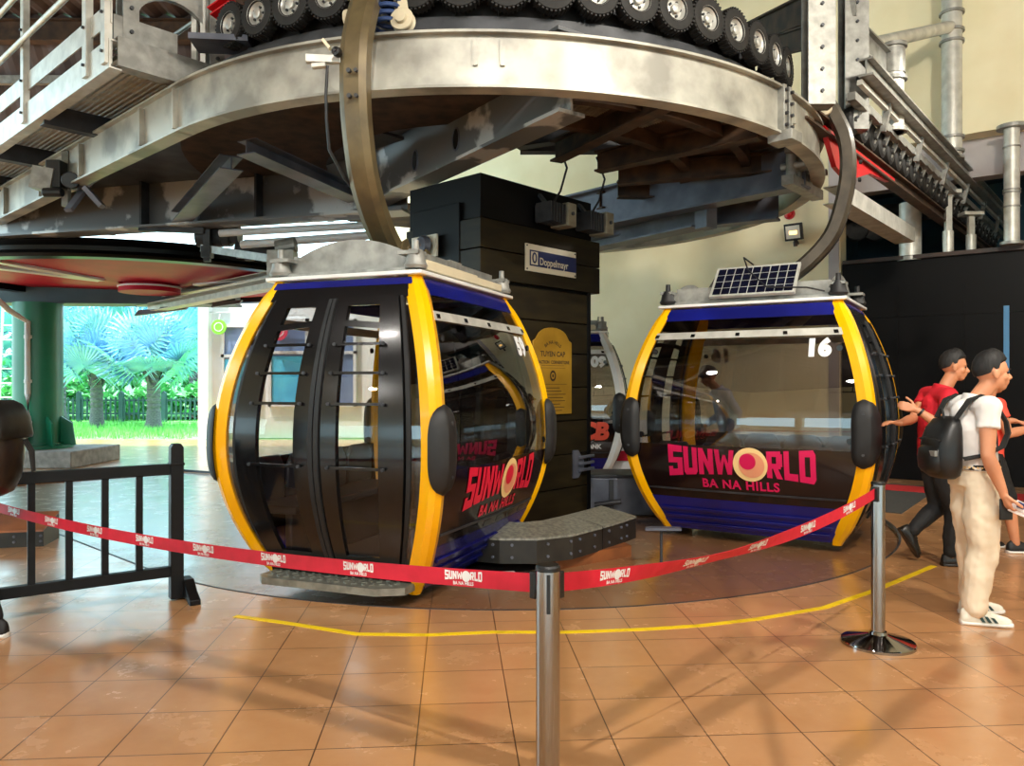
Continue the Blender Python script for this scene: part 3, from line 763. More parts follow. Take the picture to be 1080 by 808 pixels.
# hall behind the photographer: wall with a wide daylight opening
mb = MB()
mb.box((0, -9.1, .45), (40, .2, .9)); mb.box((0, -9.1, 5.7), (40, .2, 6.0)); 
for x in (-11, -6.5, -2, 2.5, 7, 11.5): mb.box((x, -9.1, 1.8), (.5, .2, 1.9))
tag(mb.build('wall_hall', M['cream'], base=False, smooth=0), kind='structure')
mb = MB(); mb.box((15.1, 4, 3.7), (.2, 26, 9.2)); tag(mb.build('wall_side', M['cream'], base=False, smooth=0), kind='structure')
mb = MB()
mb.box((-15.1, -2, .5), (.2, 14, 1.0)); mb.box((-15.1, -2, 5.8), (.2, 14, 6.6))
for y in (-8, -3.5, 1, 5): mb.box((-15.1, y, 1.7), (.2, .5, 1.5))
tag(mb.build('wall_left', M['cream'], base=False, smooth=0), kind='structure')
# red carpet strip and ribbed mats on the right
mb = MB(); mb.prism([(-.6, 0), (6, 0), (6, .62), (-.6, .62)], wp(0.9, .010, 1.5), wd, -wn, .006)
tag(mb.build('carpet_runner', M['red_strip'], base=False, smooth=0), 'red carpet strip along the foot of the black wall', 'carpet')
mb = MB(); mb.prism([(-.7, 0), (2.3, 0), (2.3, 2.8), (-.7, 2.8)], wp(-.1, .001, 3.5), wd, -wn, .008)
tag(mb.build('ribbed_mat', M['carpet'], base=False, smooth=0), 'dark grey ribbed mat beside the right cabin', 'mat')
mb = MB(); mb.prism([(.0, 0), (6, 0), (6, .55), (0, .55)], wp(.9, .002, .04), wd, -wn, .006) if False else None

# white shop front in the far left, seen beyond the near cabin
sf = [V((-8.35, 21.0, 0)), V((-3.8, 21.0, 0))]
mb = MB(); mb.box((-5.4, 21.2, 2.4), (5.9, .3, 4.8)); mb.box((-8.25, 20.95, 2.4), (.26, .5, 4.8))
tag(mb.build('wall_far', M['white_wall'], base=False, smooth=0), 'white shop front wall beyond the near cabin', kind='structure')
for k, (x, w, zz0, zz1, mt) in enumerate(((-7.35, .95, .9, 3.05, 'poster_blue'), (-6.05, 1.0, .9, 3.2, 'poster_blue'), (-4.75, 1.0, .9, 3.2, 'poster_grey'))):
    mb = MB()
    for e in (-1, 1): mb.box((x+e*w/2, 21.0, (zz0+zz1)/2), (.08, .1, zz1-zz0+.08))
    for z in (zz0, zz1, zz0+.62*(zz1-zz0)): mb.box((x, 21.0, z), (w+.08, .1, .08))
    wf = mb.build('window_%d' % (k+2), M['white_paint'], base=False, smooth=0); tag(wf, 'white framed shop window with a blue poster', kind='structure')
    mb = MB(); mb.box((x, 21.02, (zz0+zz1)/2), (w, .03, zz1-zz0)); mb.build('pane', M['poster_grey'], wf)
    mb = MB(); mb.box((x, 21.0, zz0+.3*(zz1-zz0)), (w-.1, .02, .55*(zz1-zz0))); mb.build('poster', M[mt], wf)
def round_sign(name, c, r, mat, label, group=None):
    t = thing(name, label, 'sign', c)
    mb = MB(); mb.lathe([(0, 0), (r, 0), (r, .05), (0, .05)], V(c), (0, -1, 0), 28); mb.build('sign_disc', mat, t)
    mb = MB(); mb.lathe([(r*.5, .045), (r*.62, .045), (r*.62, .058), (r*.5, .058), (r*.5, .045)], V(c), (0, -1, 0), 28, cap=False); mb.build('sign_mark', M['white_paint'], t)
    mb = MB(); mb.bar(V(c)+V((0, 0, r)), V(c)+V((0, .05, r+.2)), .03, .03); mb.bar(V(c)+V((-.3, .03, r+.2)), V(c)+V((.7, .03, r+.2)), .03, .03); mb.build('bracket', M['pipe_w'], t)
round_sign('round_sign', (-7.85, 20.8, 3.0), .2, M['lime'], 'round lime green sign on the white shop front')
round_sign('round_sign', (-6.25, 20.8, 2.88), .24, M['pinkred'], 'round pink sign seen through the near cabin door')

# green steel column on a concrete block, with a drain pipe
cx, cy = -8.8, 14.4
t = thing('steel_column', 'thick green steel column standing on a concrete block at the left', 'column', (cx, cy, 0))
mb = MB(); mb.cyl((cx, cy, .30), (cx, cy, 2.975), .41, n=40); mb.build('shaft', M['col_green'], t)
mb = MB(); mb.lathe([(.58, 0), (.58, .06), (.46, .06), (.46, .10), (.41, .10)], (cx, cy, .30), n=40); mb.build('base_flange', M['col_green'], t)
for k in range(8):
    a = 2*PI*k/8+.2; c, s = math.cos(a), math.sin(a); mb = MB()
    mb.prism([(.40, 0), (.66, 0), (.60, .42), (.40, .55)], V((cx, cy, .34))+V((-s, c, 0))*(-.02), (c, s, 0), (0, 0, 1), -.04 if False else .04)
    mb.build('base_fin', M['col_green'], t)
mb = MB(); mb.box((cx+.15, cy, .15), (1.9, 1.7, .30)); mb.build('base_block', M['concrete'], t, bevel=.02)
mb = MB(); mb.tube([(cx-.12, cy-.95, 2.94), (cx-.05, cy-.75, 2.78), (cx+.08, cy-.44, 2.6), (cx+.08, cy-.44, 1.3), (cx+.14, cy-.5, .8), (cx+.16, cy-.62, .55), (cx+.16, cy-.62, .3)], .05, 12); dp = mb.build('drain_pipe', M['pipe_w'], t)
mb = MB()
for z in (.75, 1.5, 2.3): mb.cyl((cx+.1, cy-.46, z), (cx+.1, cy-.46, z+.06), .065, n=12)
mb.build('pipe_collar', M['pipe_w'], dp)
# big girder resting on the column
mb = MB(); a, b = V((-13.5, 14.4, 3.30)), V((-5.3, 15.0, 3.30)); mb.ibeam(a, b, .62, .62, .04, .34)
tag(mb.build('girder', M['beam_teal'], base=False, smooth=0), 'dark teal roof girder resting on the green column', 'girder')
# railing on the girder and outside stair ladder
t = thing('roof_railing', 'thin teal railing running above the dark girder', 'railing', (-11, 17.0, 3.4))
for k in range(8):
    mb = MB(); x = -14+.9*k; mb.bar((x, 17, 3.3), (x, 17, 4.5), .05, .05); mb.build('post', M['poster_blue'], t)
for z in (3.75, 4.1, 4.5):
    mb = MB(); mb.bar((-14.2, 17, z), (-7.4, 17, z), .04, .04); mb.build('rail', M['poster_blue'], t)
t = thing('lattice_mast', 'pale lattice ladder outside behind the green column', 'ladder', (-13.9, 21.5, 0))
for x in (-14.25, -13.75):
    mb = MB(); mb.bar((x, 21.5, 0), (x+.18, 21.5, 4.6), .05, .05); mb.build('stile', M['pipe_w'], t)
for k in range(11):
    mb = MB(); z = .3+.4*k; mb.bar((-14.25+.04*z, 21.5, z), (-13.75+.04*z, 21.5, z), .035, .035); mb.build('rung', M['pipe_w'], t)

# ------------------------------------------------------------------ garden outside
mb = MB(); mb.add([(-60, 20.6, -.02), (16, 20.6, -.02), (16, 80, .6), (-60, 80, .6)], [(0, 1, 2, 3)])
tag(mb.build('ground', M['grass'], base=False, smooth=0), 'bright green lawn outside the hall', kind='structure')
rnd = random.Random(3); mb = MB()
for k in range(5200):
    x = -16+rnd.random()*7.3; y = 20.65+rnd.random()*6; h = .10+.16*rnd.random(); a = rnd.random()*PI; w = .012
    z = .012*(y-20.6); dx, dy = math.cos(a)*w, math.sin(a)*w; lx, ly = (rnd.random()-.5)*.12, (rnd.random()-.5)*.12
    mb.add([(x-dx, y-dy, z), (x+dx, y+dy, z), (x+lx, y+ly, z+h)], [(0, 1, 2)])
g = mb.build('lawn_grass', M['blade'], base=False, smooth=0); tag(g, 'tufts of bright grass along the edge of the hall floor', 'grass', kind='stuff')
def palm(x, y, hgt, r, n, seed, label):
    rn = random.Random(seed); t = thing('fan_palm', label, 'palm tree', (x, y, 0), group='silvery fan palms in the garden')
    z0 = .012*(y-20.6); prof = [(r*1.5, 0), (r*1.15, .25), (r, .6)]
    k = .6
    while k < hgt: prof += [(r*1.06, k), (r*.92, k+.07)]; k += .16
    prof += [(r*.9, hgt), (r*1.3, hgt+.12), (r*1.4, hgt+.35), (.03, hgt+.6)]
    mb = MB(); mb.lathe(prof, (x, y, z0-.02), n=18); mb.build('trunk', M['trunk'], t)
    mb = MB()
    for q in range(16):
        a = rn.random()*2*PI; zz = z0+hgt*(.75+.25*rn.random()); c, s = math.cos(a), math.sin(a)
        mb.prism([(-.05, 0), (.05, 0), (.02, .2), (-.02, .2)], (x+c*r*1.0, y+s*r*1.0, zz), (-s, c, 0), (c*.5, s*.5, 1), .02)
    mb.build('leaf_base', M['trunk'], t)
    for q in range(n):
        a = q*2.39996+rn.random()*.4; el = -0.35+1.5*((q+.5)/n)+.1*rn.random(); L_ = .75+.35*rn.random(); fr = 1.1+.4*rn.random()
        c, s = math.cos(a), math.sin(a); d = V((c*math.cos(el), s*math.cos(el), math.sin(el)))
        o = V((x, y, z0+hgt+.25)); e = o+d*L_; sd = V((-s, c, 0)); up = sd.cross(d)*-1
        if up.z < 0: up = -up
        f = MB(); f.tube([o, o+d*L_*.5+V((0, 0, .06)), e], .022, 6)
        ph = .45+.75*rn.random(); d2 = (d*math.cos(ph)+up*math.sin(ph)).normalized(); up = sd.cross(d2); up = up if up.z > 0 else -up
        nb = 34; droop = .25+.2*rn.random()
        for i in range(nb):
            th = -2.35+4.7*i/(nb-1); dir_ = (d2*math.cos(th)+sd*math.sin(th)).normalized()
            ln = fr*(.78+.22*math.cos(th*.5))*(.92+.16*rn.random()); pw = dir_.cross(up).normalized()*.034*fr
            m1 = e+dir_*ln*.62+up*.05; tp = e+dir_*ln+V((0, 0, -droop*ln*.5*rn.random()))
            f.add([e-pw*.25, m1-pw+up*.025, m1, tp, m1+pw+up*.025, e+pw*.25], [(0, 1, 2, 5), (1, 3, 2), (2, 3, 4), (5, 2, 4)])
        f.build('frond', M['frond'] if (q % 3) else M['frond_g'], t, smooth=0)
palm(W(102, 0, 25).x, 25.0, 1.75, .19, 20, 5, 'silvery fan palm in the garden, nearer the green column')
palm(W(162, 0, 24.2).x, 24.2, 1.75, .2, 22, 9, 'silvery fan palm in the garden, nearer the shop front')
palm(W(63, 0, 27).x, 27.0, 2.6, .2, 18, 13, 'silvery fan palm half hidden behind the green column')
palm(W(20, 0, 31).x, 31.0, 3.4, .2, 16, 23, 'silvery fan palm seen left of the green column')
palm(W(140, 0, 33).x, 33.0, 4.0, .2, 20, 33, 'tall silvery fan palm farther back in the garden')
palm(W(205, 0, 31).x, 31.0, 3.2, .2, 18, 37, 'silvery fan palm at the back beside the shop front')
# picket fence
fx0, fx1, fy = -19.0, -9.2, 28.2
t = thing('picket_fence', 'dark green picket fence across the garden', 'fence', ((fx0+fx1)/2, fy, 0)); z0 = .09
for k in range(7):
    x = fx1-.35-k*1.55; mb = MB(); mb.box((x, fy, z0+.52), (.16, .12, 1.05)); mb.prism([(-.08, 0), (.08, 0), (.0, .08)], (x, fy+.06, z0+1.04), (1, 0, 0), (0, 0, 1), .12); mb.build('post', M['fence_teal'], t)
for z in (.3, .78): 
    mb = MB(); mb.bar((fx0, fy, z0+z), (fx1, fy, z0+z), .04, .07); mb.build('rail', M['fence_teal'], t)
mb = MB(); x = fx0
while x < fx1: mb.box((x, fy-.03, z0+.48), (.065, .02, .8)); x += .17
mb.build('picket', M['fence_teal'], t, smooth=0)
# hedge: a bank of leaves behind the fence
def leafbank(name, x0, x1, y0, y1, h0, h1, n, seed, mat, label, size=.16):
    rn = random.Random(seed); mb = MB()
    for k in range(n):
        x = x0+(x1-x0)*rn.random(); v = rn.random(); y = y0+(y1-y0)*v
        hz = (h0+(h1-h0)*v)*(.75+.35*math.sin(x*1.7+seed)*math.sin(x*.6+2)); z = .1+hz*(1-rn.random()**2.5*.9)
        a = rn.random()*2*PI; b = rn.random()*1.2-.2; sz = size*(.6+.8*rn.random())
        d = V((math.cos(a)*math.cos(b), math.sin(a)*math.cos(b), math.sin(b))); sd = V((-math.sin(a), math.cos(a), .3*(rn.random()-.5)))
        p = V((x, y, z)); mb.add([p, p+d*sz*.5+sd*sz*.32, p+d*sz, p+d*sz*.5-sd*sz*.32], [(0, 1, 2, 3)])
    o = mb.build(name, mat, base=False, smooth=0); return tag(o, label, 'hedge', kind='stuff')
leafbank('hedge', -24, -8.0, 29.2, 33.0, 1.3, 2.6, 9000, 2, M['hedge'], 'bright green hedge behind the picket fence', .34)
leafbank('tree_belt', -40, -6.0, 36.0, 40.0, 3.0, 4.2, 6000, 6, M['frond_g'], 'pale hazy trees at the far end of the garden', .8)
# ------------------------------------------------------------------ the turn: ring beam, track, tyres
RR, ZB, ZT = 3.80, 3.64, 4.06
def ra(deg, r, z): a = math.radians(deg); return RC+V((r*math.cos(a), r*math.sin(a), z))
def arc(a0, a1, r, z, n): return [ra(a0+(a1-a0)*i/n, r, z) for i in range(n+1)]
TL = V((math.sin(math.radians(-132.6)), -math.cos(math.radians(-132.6)), 0))   # tangent leaving on the left
EL = ra(-132.6, RR-.06, 0)
track = thing('curved_track', 'big grey curved beam carrying the guide track around the turn overhead', 'track', (RC.x, RC.y, ZB))
# outward = left of travel when going clockwise; x axis of the profile points outward for counter-clockwise travel
hw = (ZT-ZB)/2
def cprof(x0, x1, h, t=.02): return [(x0, -h), (x1, -h), (x1, -h+t), (x1-.05, -h+t), (x1-.05, h-t), (x1, h-t), (x1, h), (x0, h), (x0, h-t), (x1-.07, h-t), (x1-.07, -h+t), (x0, -h+t)]
for a0, a1 in ((-132.6, -45.5), (-44.9, 112)):
    mb = MB(); mb.sweep(arc(a0, a1, RR-.06, (ZB+ZT)/2, int(abs(a1-a0)/2)), cprof(-.09, .06, hw)); mb.build('ring_beam', M['ring'], track, smooth=20)
for a in (-89.5, -86.5, -41.5):
    mb = MB(); p = ra(a, RR-.045, 3.92); d = ra(a, 1, 0)-RC; d.z = 0
    mb.bar(p+V((0, 0, -.11)), p+V((0, 0, .08)), .035, .03, up=d); mb.build('weld_lug', M['ring'], track)
# joint bracket on the right
mb = MB()
for a in (-45.9, -44.4):
    p = ra(a, RR-.03, 3.85); d = ra(a, 1, 0)-RC; d.z = 0; mb.bar(p+V((0, 0, -.22)), p+V((0, 0, .22)), .05, .08, up=d)
p = ra(-45.2, RR-.02, 3.62); mb.box(p, (.22, .2, .09), math.radians(-45)); mb.build('joint_bracket', M['galv'], track, bevel=.004)
mb = MB(); 
for a in (-45.9, -44.4):
    for z in (3.72, 3.82, 3.92, 4.02): p = ra(a, RR-.0, z); q = ra(a, RR+.035, z); mb.cyl(p, q, .016, n=8)
mb.build('bolt', M['steel_dk'], track)
# straight beam going out to the left
SLEN = 9.0
def sl(t, off, z): return EL+TL*t+V((TL.y, -TL.x, 0))*off+V((0, 0, z))      # off > 0: outward (towards the photographer)
OUTL = V((-TL.y, TL.x, 0))
if (OUTL.dot(V((0, -1, 0)))) < 0: OUTL = -OUTL
def sl(t, off, z): return EL+TL*t+OUTL*off+V((0, 0, z))
mb = MB(); mb.prof(sl(-.02, 0, (ZB+ZT)/2), sl(SLEN, 0, (ZB+ZT)/2), [(a, b) for a, b in cprof(-.09, .06, hw)] if TL.cross(V((0, 0, 1))).dot(OUTL) > 0 else [(-a, b) for a, b in cprof(-.09, .06, hw)][::-1])
mb.build('straight_beam', M['ring'], track, smooth=0)
mb = MB()
for t in (.05, .75, 2.3, 3.6, 5.0): mb.bar(sl(t, .03, ZB+.04), sl(t, .03, ZT-.04), .025, .06, up=OUTL)
mb.build('stiffener', M['ring'], track, smooth=0)
# deck and girders under the ring
deck = thing('underside_deck', 'dark brown grating deck with girders seen from below inside the curved beam', 'deck', (RC.x, RC.y, 4.0))
mb = MB(); mb.sweep(arc(-248, 112, 2.62, 4.02, 110), [(-.72, -.012), (.80, -.012), (.80, .012), (-.72, .012)]); mb.build('deck_plate', M['steel_br'], deck, smooth=0)
mb = MB(); q4 = [sl(-.3, -.12, 4.03), sl(7.5, -.12, 4.03), sl(7.5, -2.2, 4.03), sl(-.3, -2.2, 4.03)]; mb.add(q4+[p+V((0, 0, .03)) for p in q4], [(0, 1, 2, 3), (4, 5, 6, 7), (0, 1, 5, 4), (1, 2, 6, 5), (2, 3, 7, 6), (3, 0, 4, 7)]); mb.build('deck_plate', M['steel_dk'], deck, smooth=0)
for k, a in enumerate((-62, -40, -18, 4, 26)):
    mb = MB(); mb.ibeam(ra(a, 1.6, 3.88), ra(a, 3.4, 3.88), .14, .22); mb.build('deck_joist', M['steel_br'], deck, smooth=0)
for r in (2.35, 3.0):
    mb = MB(); mb.sweep(arc(-75, 40, r, 3.93, 24), [(-.05, -.07), (.05, -.07), (.05, .07), (-.05, .07)]); mb.build('deck_joist', M['steel_br'], deck, smooth=0)
mb = MB()
for i in range(26):
    r = 2.45+i*.028; mb.sweep(arc(-74, -50, r, 3.985, 8), [(-.004, -.012), (.004, -.012), (.004, .012), (-.004, .012)])
for i in range(24):
    a = -74+i; mb.bar(ra(a, 2.43, 3.985), ra(a, 3.18, 3.985), .006, .02)
mb.build('grating', M['galv'], deck, smooth=0)
# deep girders: dark blue on the right, grey with painted light patches in front
mb = MB(); mb.ibeam(V((.55, 10.8, 3.78)), V((3.05, 8.05, 3.78)), .22, .5, .025, .02); mb.ibeam(V((.0, 11.6, 3.75)), V((3.3, 9.6, 3.75)), .2, .46, .025, .02)
mb.build('deep_girder', M['steel_bl'], deck, smooth=0)
mb = MB(); mb.chan(V((.9, 11.2, 3.5)), V((2.25, 9.3, 3.5)), .28, .28, .02); mb.box((2.3, 9.2, 3.5), (.18, .18, .34), .6); mb.build('end_channel', M['steel_bl'], deck, smooth=0)
g1 = MB(); g1.ibeam(V((.46, 5.98, 3.90)), V((-1.75, 9.15, 3.86)), .26, .66, .03, .02)
gd = g1.build('cross_girder', M['web'], base=False, smooth=0); tag(gd, 'deep grey cross girder with oval holes and painted light patches under the curved beam', 'girder')
gdir = (V((-1.75, 9.15, 3.86))-V((.46, 5.98, 3.90))).normalized(); gs = V((gdir.y, -gdir.x, 0)).normalized()
if gs.y > 0: gs = -gs
for t in (1.72, 2.55):
    p = V((.46, 5.98, 3.84))+gdir*t+gs*.011; n = 22; poly = []
    for i in range(n): a = 2*PI*i/n; poly.append((.055*math.cos(a), .10*math.sin(a)))
    mb = MB(); mb.prism(poly, p, gdir, (0, 0, 1), .004 if (gdir.cross(V((0, 0, 1)))).dot(gs) > 0 else -.004); h = mb.build('oval_hole', M['cab_black'], gd)
    mb = MB(); mb.tube([p+gs*.004+gdir*(.063*math.cos(2*PI*i/n))+V((0, 0, .108*math.sin(2*PI*i/n))) for i in range(n)], .008, 6, closed=True, up=gs); mb.build('hole_rim', M['steel_bl'], h)
g2 = MB(); g2.ibeam(V((-1.2, 8.9, 3.82)), V((-7.6, 10.7, 3.82)), .34, .74, .03, .02)
gd2 = g2.build('long_girder', M['web'], base=False, smooth=0); tag(gd2, 'long grey girder with painted light patches running left above the red wheel', 'girder')
gd2v = (V((-7.6, 10.7, 0))-V((-1.2, 8.9, 0))).normalized(); o2 = V((gd2v.y, -gd2v.x, 0)); o2 = o2 if o2.y < 0 else -o2
mb = MB()
for t in (1.9, 3.55): p = V((-1.2, 8.9, 3.82))+gd2v*t+o2*.08; mb.bar(p+V((0, 0, -.33)), p+V((0, 0, .33)), .03, .14, up=o2)
mb.build('stiffener', M['steel_dk'], gd2, smooth=0)
# knee braces joining the straight beam
for (a, b, lb) in (((-2.45, 7.15, 3.68), (-1.75, 8.7, 3.6), 'lavender grey brace slanting under the curved beam'), ((-2.75, 7.6, 3.66), (-4.1, 9.6, 3.55), 'dark flat brace between straight beam and long girder')):
    mb = MB(); mb.ibeam(V(a), V(b), .22, .14, .012, .012); o = mb.build('brace', M['steel_bl'], base=False, smooth=0); tag(o, lb, 'brace')

# tyre conveyor on top of the ring
conv = thing('conveyor_frame', 'dark steel frame and pulleys under the row of rubber drive wheels', 'conveyor', (RC.x, RC.y, 4.06))
mb = MB(); mb.sweep(arc(-134, -33, 3.38, 4.20, 50), [(-.06, -.12), (.06, -.12), (.06, .12), (-.06, .12)]); mb.build('inner_rail', M['steel_dk'], conv)
mb = MB(); mb.sweep(arc(-134, -33, 3.05, 4.62, 50), [(-.08, -.10), (.08, -.10), (.08, .10), (-.08, .10)]); mb.build('upper_rail', M['steel_dk'], conv)
mb = MB(); mb.sweep(arc(-134, -95, 3.62, 4.085, 24), [(-.09, -.02), (.09, -.02), (.09, .02), (-.09, .02)]); mb.build('toothed_belt', M['rubber'], conv)
tang = [-126+5.75*k for k in range(17)]
for k, a in enumerate(tang):
    d = ra(a, 1, 0)-RC; d.z = 0; c = ra(a, 3.50, 4.52)
    vis = True
    lb = 'rubber drive wheel with white rim on top of the curved beam, ' + (
        ['leftmost of the row', 'second from the left', 'third from the left'][k] if k < 3 else
        ['rightmost of the row', 'second from the right', 'third from the right', 'fourth from the right', 'fifth from the right', 'sixth from the right', 'seventh from the right', 'eighth from the right'][16-k] if k > 8 else
        ['fourth from the left', 'fifth from the left', 'sixth from the left', 'seventh from the left', 'eighth from the left', 'middle of the row'][k-3])
    t = thing('drive_wheel', lb, 'wheel', c, group='rubber drive wheels of the conveyor')
    mb = MB(); mb.lathe([(.095, -.055), (.14, -.062), (.172, -.055), (.182, -.03), (.185, 0), (.182, .03), (.172, .055), (.14, .062), (.095, .055), (.09, 0)], c, d, 40)
    tw = 34
    for i in range(tw):
        th = 2*PI*i/tw; x = V((-d.y, d.x, 0)); rr = x*math.cos(th)+V((0, 0, math.sin(th))); tg = -x*math.sin(th)+V((0, 0, math.cos(th)))
        mb.bar(c+rr*.183-d*.045, c+rr*.183+d*.052, .016, .014, up=rr)
    mb.build('tyre', M['tyre'], t, smooth=30)
    mb = MB(); mb.lathe([(.0, .02), (.035, .02), (.04, .05), (.03, .056), (.0, .056)], c, d, 20); mb.lathe([(.04, .022), (.075, .012), (.098, .05), (.104, .058), (.104, .03), (.08, -.01), (.04, 0)], c, d, 32)
    rm = mb.build('wheel_rim', M['rim'], t)
    mb = MB()
    for i in range(5):
        th = 2*PI*i/5; x = V((-d.y, d.x, 0)); p = c+(x*math.cos(th)+V((0, 0, math.sin(th))))*.056; mb.cyl(p+d*.012, p+d*.034, .010, n=8)
    mb.build('wheel_nut', M['steel_dk'], rm)
    mb = MB(); mb.cyl(c-d*.02, c-d*.42, .028, n=12); mb.build('axle', M['steel_dk'], t)
    mb = MB(); q = ra(a+2.6, 3.36, 4.33)
    # bearing stand and pulley of this wheel
    mb.bar(ra(a, 3.3, 4.30), ra(a, 3.3, 4.58), .10, .06, up=d); mb.build('bearing_stand', M['steel_dk'], conv)
    mb = MB(); mb.lathe([(.02, -.03), (.13, -.03), (.115, -.01), (.115, .01), (.13, .03), (.02, .03)], ra(a+2.6, 3.32, 4.36), d, 24); mb.build('pulley', M['rubber'], conv)
    if k < 16:
        mb = MB(); p1, p2 = ra(a, 3.24, 4.47), ra(a+5.75, 3.24, 4.33); mb.bar(p1, p2, .03, .012); mb.build('drive_belt', M['rubber'], conv)
# steel brackets, coil spring and odd fittings above the ring
mb = MB(); c = W(408, 12, 5.85); helix = [c+V((.10*math.cos(i*.6), .10*math.sin(i*.6), -.14+.0052*i)) for i in range(64)]; mb.tube(helix, .018, 8)
sp = mb.build('coil_spring', M['spring'], smooth=40); tag(sp, 'blue coil spring above the beam behind the near hanger', 'spring')
mb = MB(); c = W(425, 22, 5.78); mb.lathe([(.02, -.04), (.085, -.04), (.09, -.03), (.075, -.015), (.075, .015), (.09, .03), (.085, .04), (.02, .04)], c, (-.2, -1, .1), 26); mb.lathe([(.0, .04), (.045, .04), (.04, .07), (0, .07)], c, (-.2, -1, .1), 18)
mb.bar(c+V((0, .04, 0)), c+V((-.05, .10, .3)), .09, .05); tag(mb.build('guide_sheave', M['pad_cream'], smooth=35), 'small cream guide wheel above the beam right of the near hanger', 'wheel')
mb = MB(); mb.chan(W(226, 16, 6.75), W(246, 2, 6.7), .16, .08, .012); mb.bar(W(232, -10, 6.75), W(233, 12, 6.75), .06, .03, up=(0, 1, 0)); o = mb.build('wheel_guard', M['red_bright'], smooth=0); tag(o, 'red guard plate above the leftmost drive wheels', 'guard')
mb = MB(); mb.prism([(-.24, -.02), (.24, -.02), (.24, .03), (-.24, .03)], W(240, 55, 6.75), (1, .1, 0), (0, 0, 1), .3); o = mb.build('tread_board', M['steel_bl'], smooth=0); tag(o, 'small pale blue board below the leftmost drive wheels', 'board')
# hub frame above the ring: radial joists running to the axis, so the top is not empty
mb = MB()
for a in (-150, -125, -100, -75, -50, -25, 0): mb.ibeam(ra(a, .4, 4.42), ra(a, 3.4, 4.42), .16, .26)
tag(mb.build('spoke_frame', M['steel_dk'], base=False, smooth=0), 'dark radial steel frame over the turn', 'frame')

# ------------------------------------------------------------------ straight track leaving to the right
TR = V((math.sin(math.radians(40)), math.cos(math.radians(40)), 0)); ER = ra(-40, RR-.1, 0); OR = V((TR.y, -TR.x, 0))   # OR: outward (right)
def sr(t, off, z): return ER+TR*t+OR*off+V((0, 0, z))
rt = thing('exit_track', 'grey rail track with small wheels running off through the tunnel opening at right', 'track', sr(0, 0, 4.0))
for off, z, w, h, nm, m in ((.0, 4.02, .14, .16, 'lower_rail', 'steel_br'), (-.06, 4.14, .05, .05, 'guide_rail', 'galv'), (.16, 4.40, .08, .08, 'middle_rail', 'galv'), (.30, 4.66, .14, .18, 'upper_rail', 'galv'), (.24, 4.52, .05, .05, 'guide_rail', 'galv_lt')):
    mb = MB(); t0 = .2 if nm == 'lower_rail' else 1.2
    (mb.ibeam if nm in ('upper_rail', 'lower_rail') else mb.bar)(sr(t0, off, z), sr(13.0, off, z), w, h); mb.build(nm, M[m], rt, smooth=0)
for k in range(26):
    t_ = 1.55+.36*k; c = sr(t_, .05, 4.26); mb = MB(); mb.lathe([(.02, -.045), (.12, -.05), (.15, -.03), (.15, .03), (.12, .05), (.02, .045)], c, OR, 20); mb.lathe([(0, .05), (.05, .05), (.04, .075), (0, .075)], c, OR, 12); mb.build('track_wheel', M['tyre'], rt)
    mb = MB(); mb.bar(c+V((0, 0, -.12)), c+V((0, 0, .14))+OR*.12, .05, .04, up=TR); mb.prism([(-.13, -.01), (.15, -.03), (.15, .0), (-.05, .03)], c+OR*.09+V((0, 0, .10)), TR, (0, 0, 1), .07); mb.build('wheel_bracket', M['galv'], rt, smooth=0)
for k in range(7):
    t_ = 2.2+1.5*k; mb = MB(); mb.bar(sr(t_, .20, 4.28), sr(t_, .27, 4.60), .06, .05, up=TR); mb.build('cross_tie', M['galv'], rt, smooth=0)
mb = MB(); a, b = sr(.55, .02, 3.93), sr(3.2, .02, 3.93)
mb.prism([(0, .05), (2.6, .05), (2.6, -.02), (1.55, -.10), (.75, -.34), (.35, -.28), (.05, .0)], sr(.8, -.02, 3.98), TR, (0, 0, 1), .05); mb.build('red_fairing', M['red_bright'], rt, smooth=0)
mb = MB(); mb.chan(sr(2.0, -.25, 3.62), sr(5.1, -.25, 3.60), .26, .20, .012, side=-1); mb.build('cable_tray', M['galv_lt'], rt, smooth=0)
mb = MB()
for k in range(4):
    c = sr(.9+.16*k, -.34, 3.72); mb.cyl(c+V((0, 0, -.16)), c+V((0, 0, .16)), .05, n=14); mb.cyl(c-OR*.1, c+OR*.2, .035, n=10)
mb.bar(sr(.8, -.34, 3.56), sr(1.7, -.34, 3.56), .12, .1); mb.bar(sr(.8, -.34, 3.86), sr(1.5, -.34, 3.86), .06, .05)
vb = mb.build('valve_block', M['galv'], smooth=35); tag(vb, 'cluster of grey fittings beside the right hanger', 'fittings')
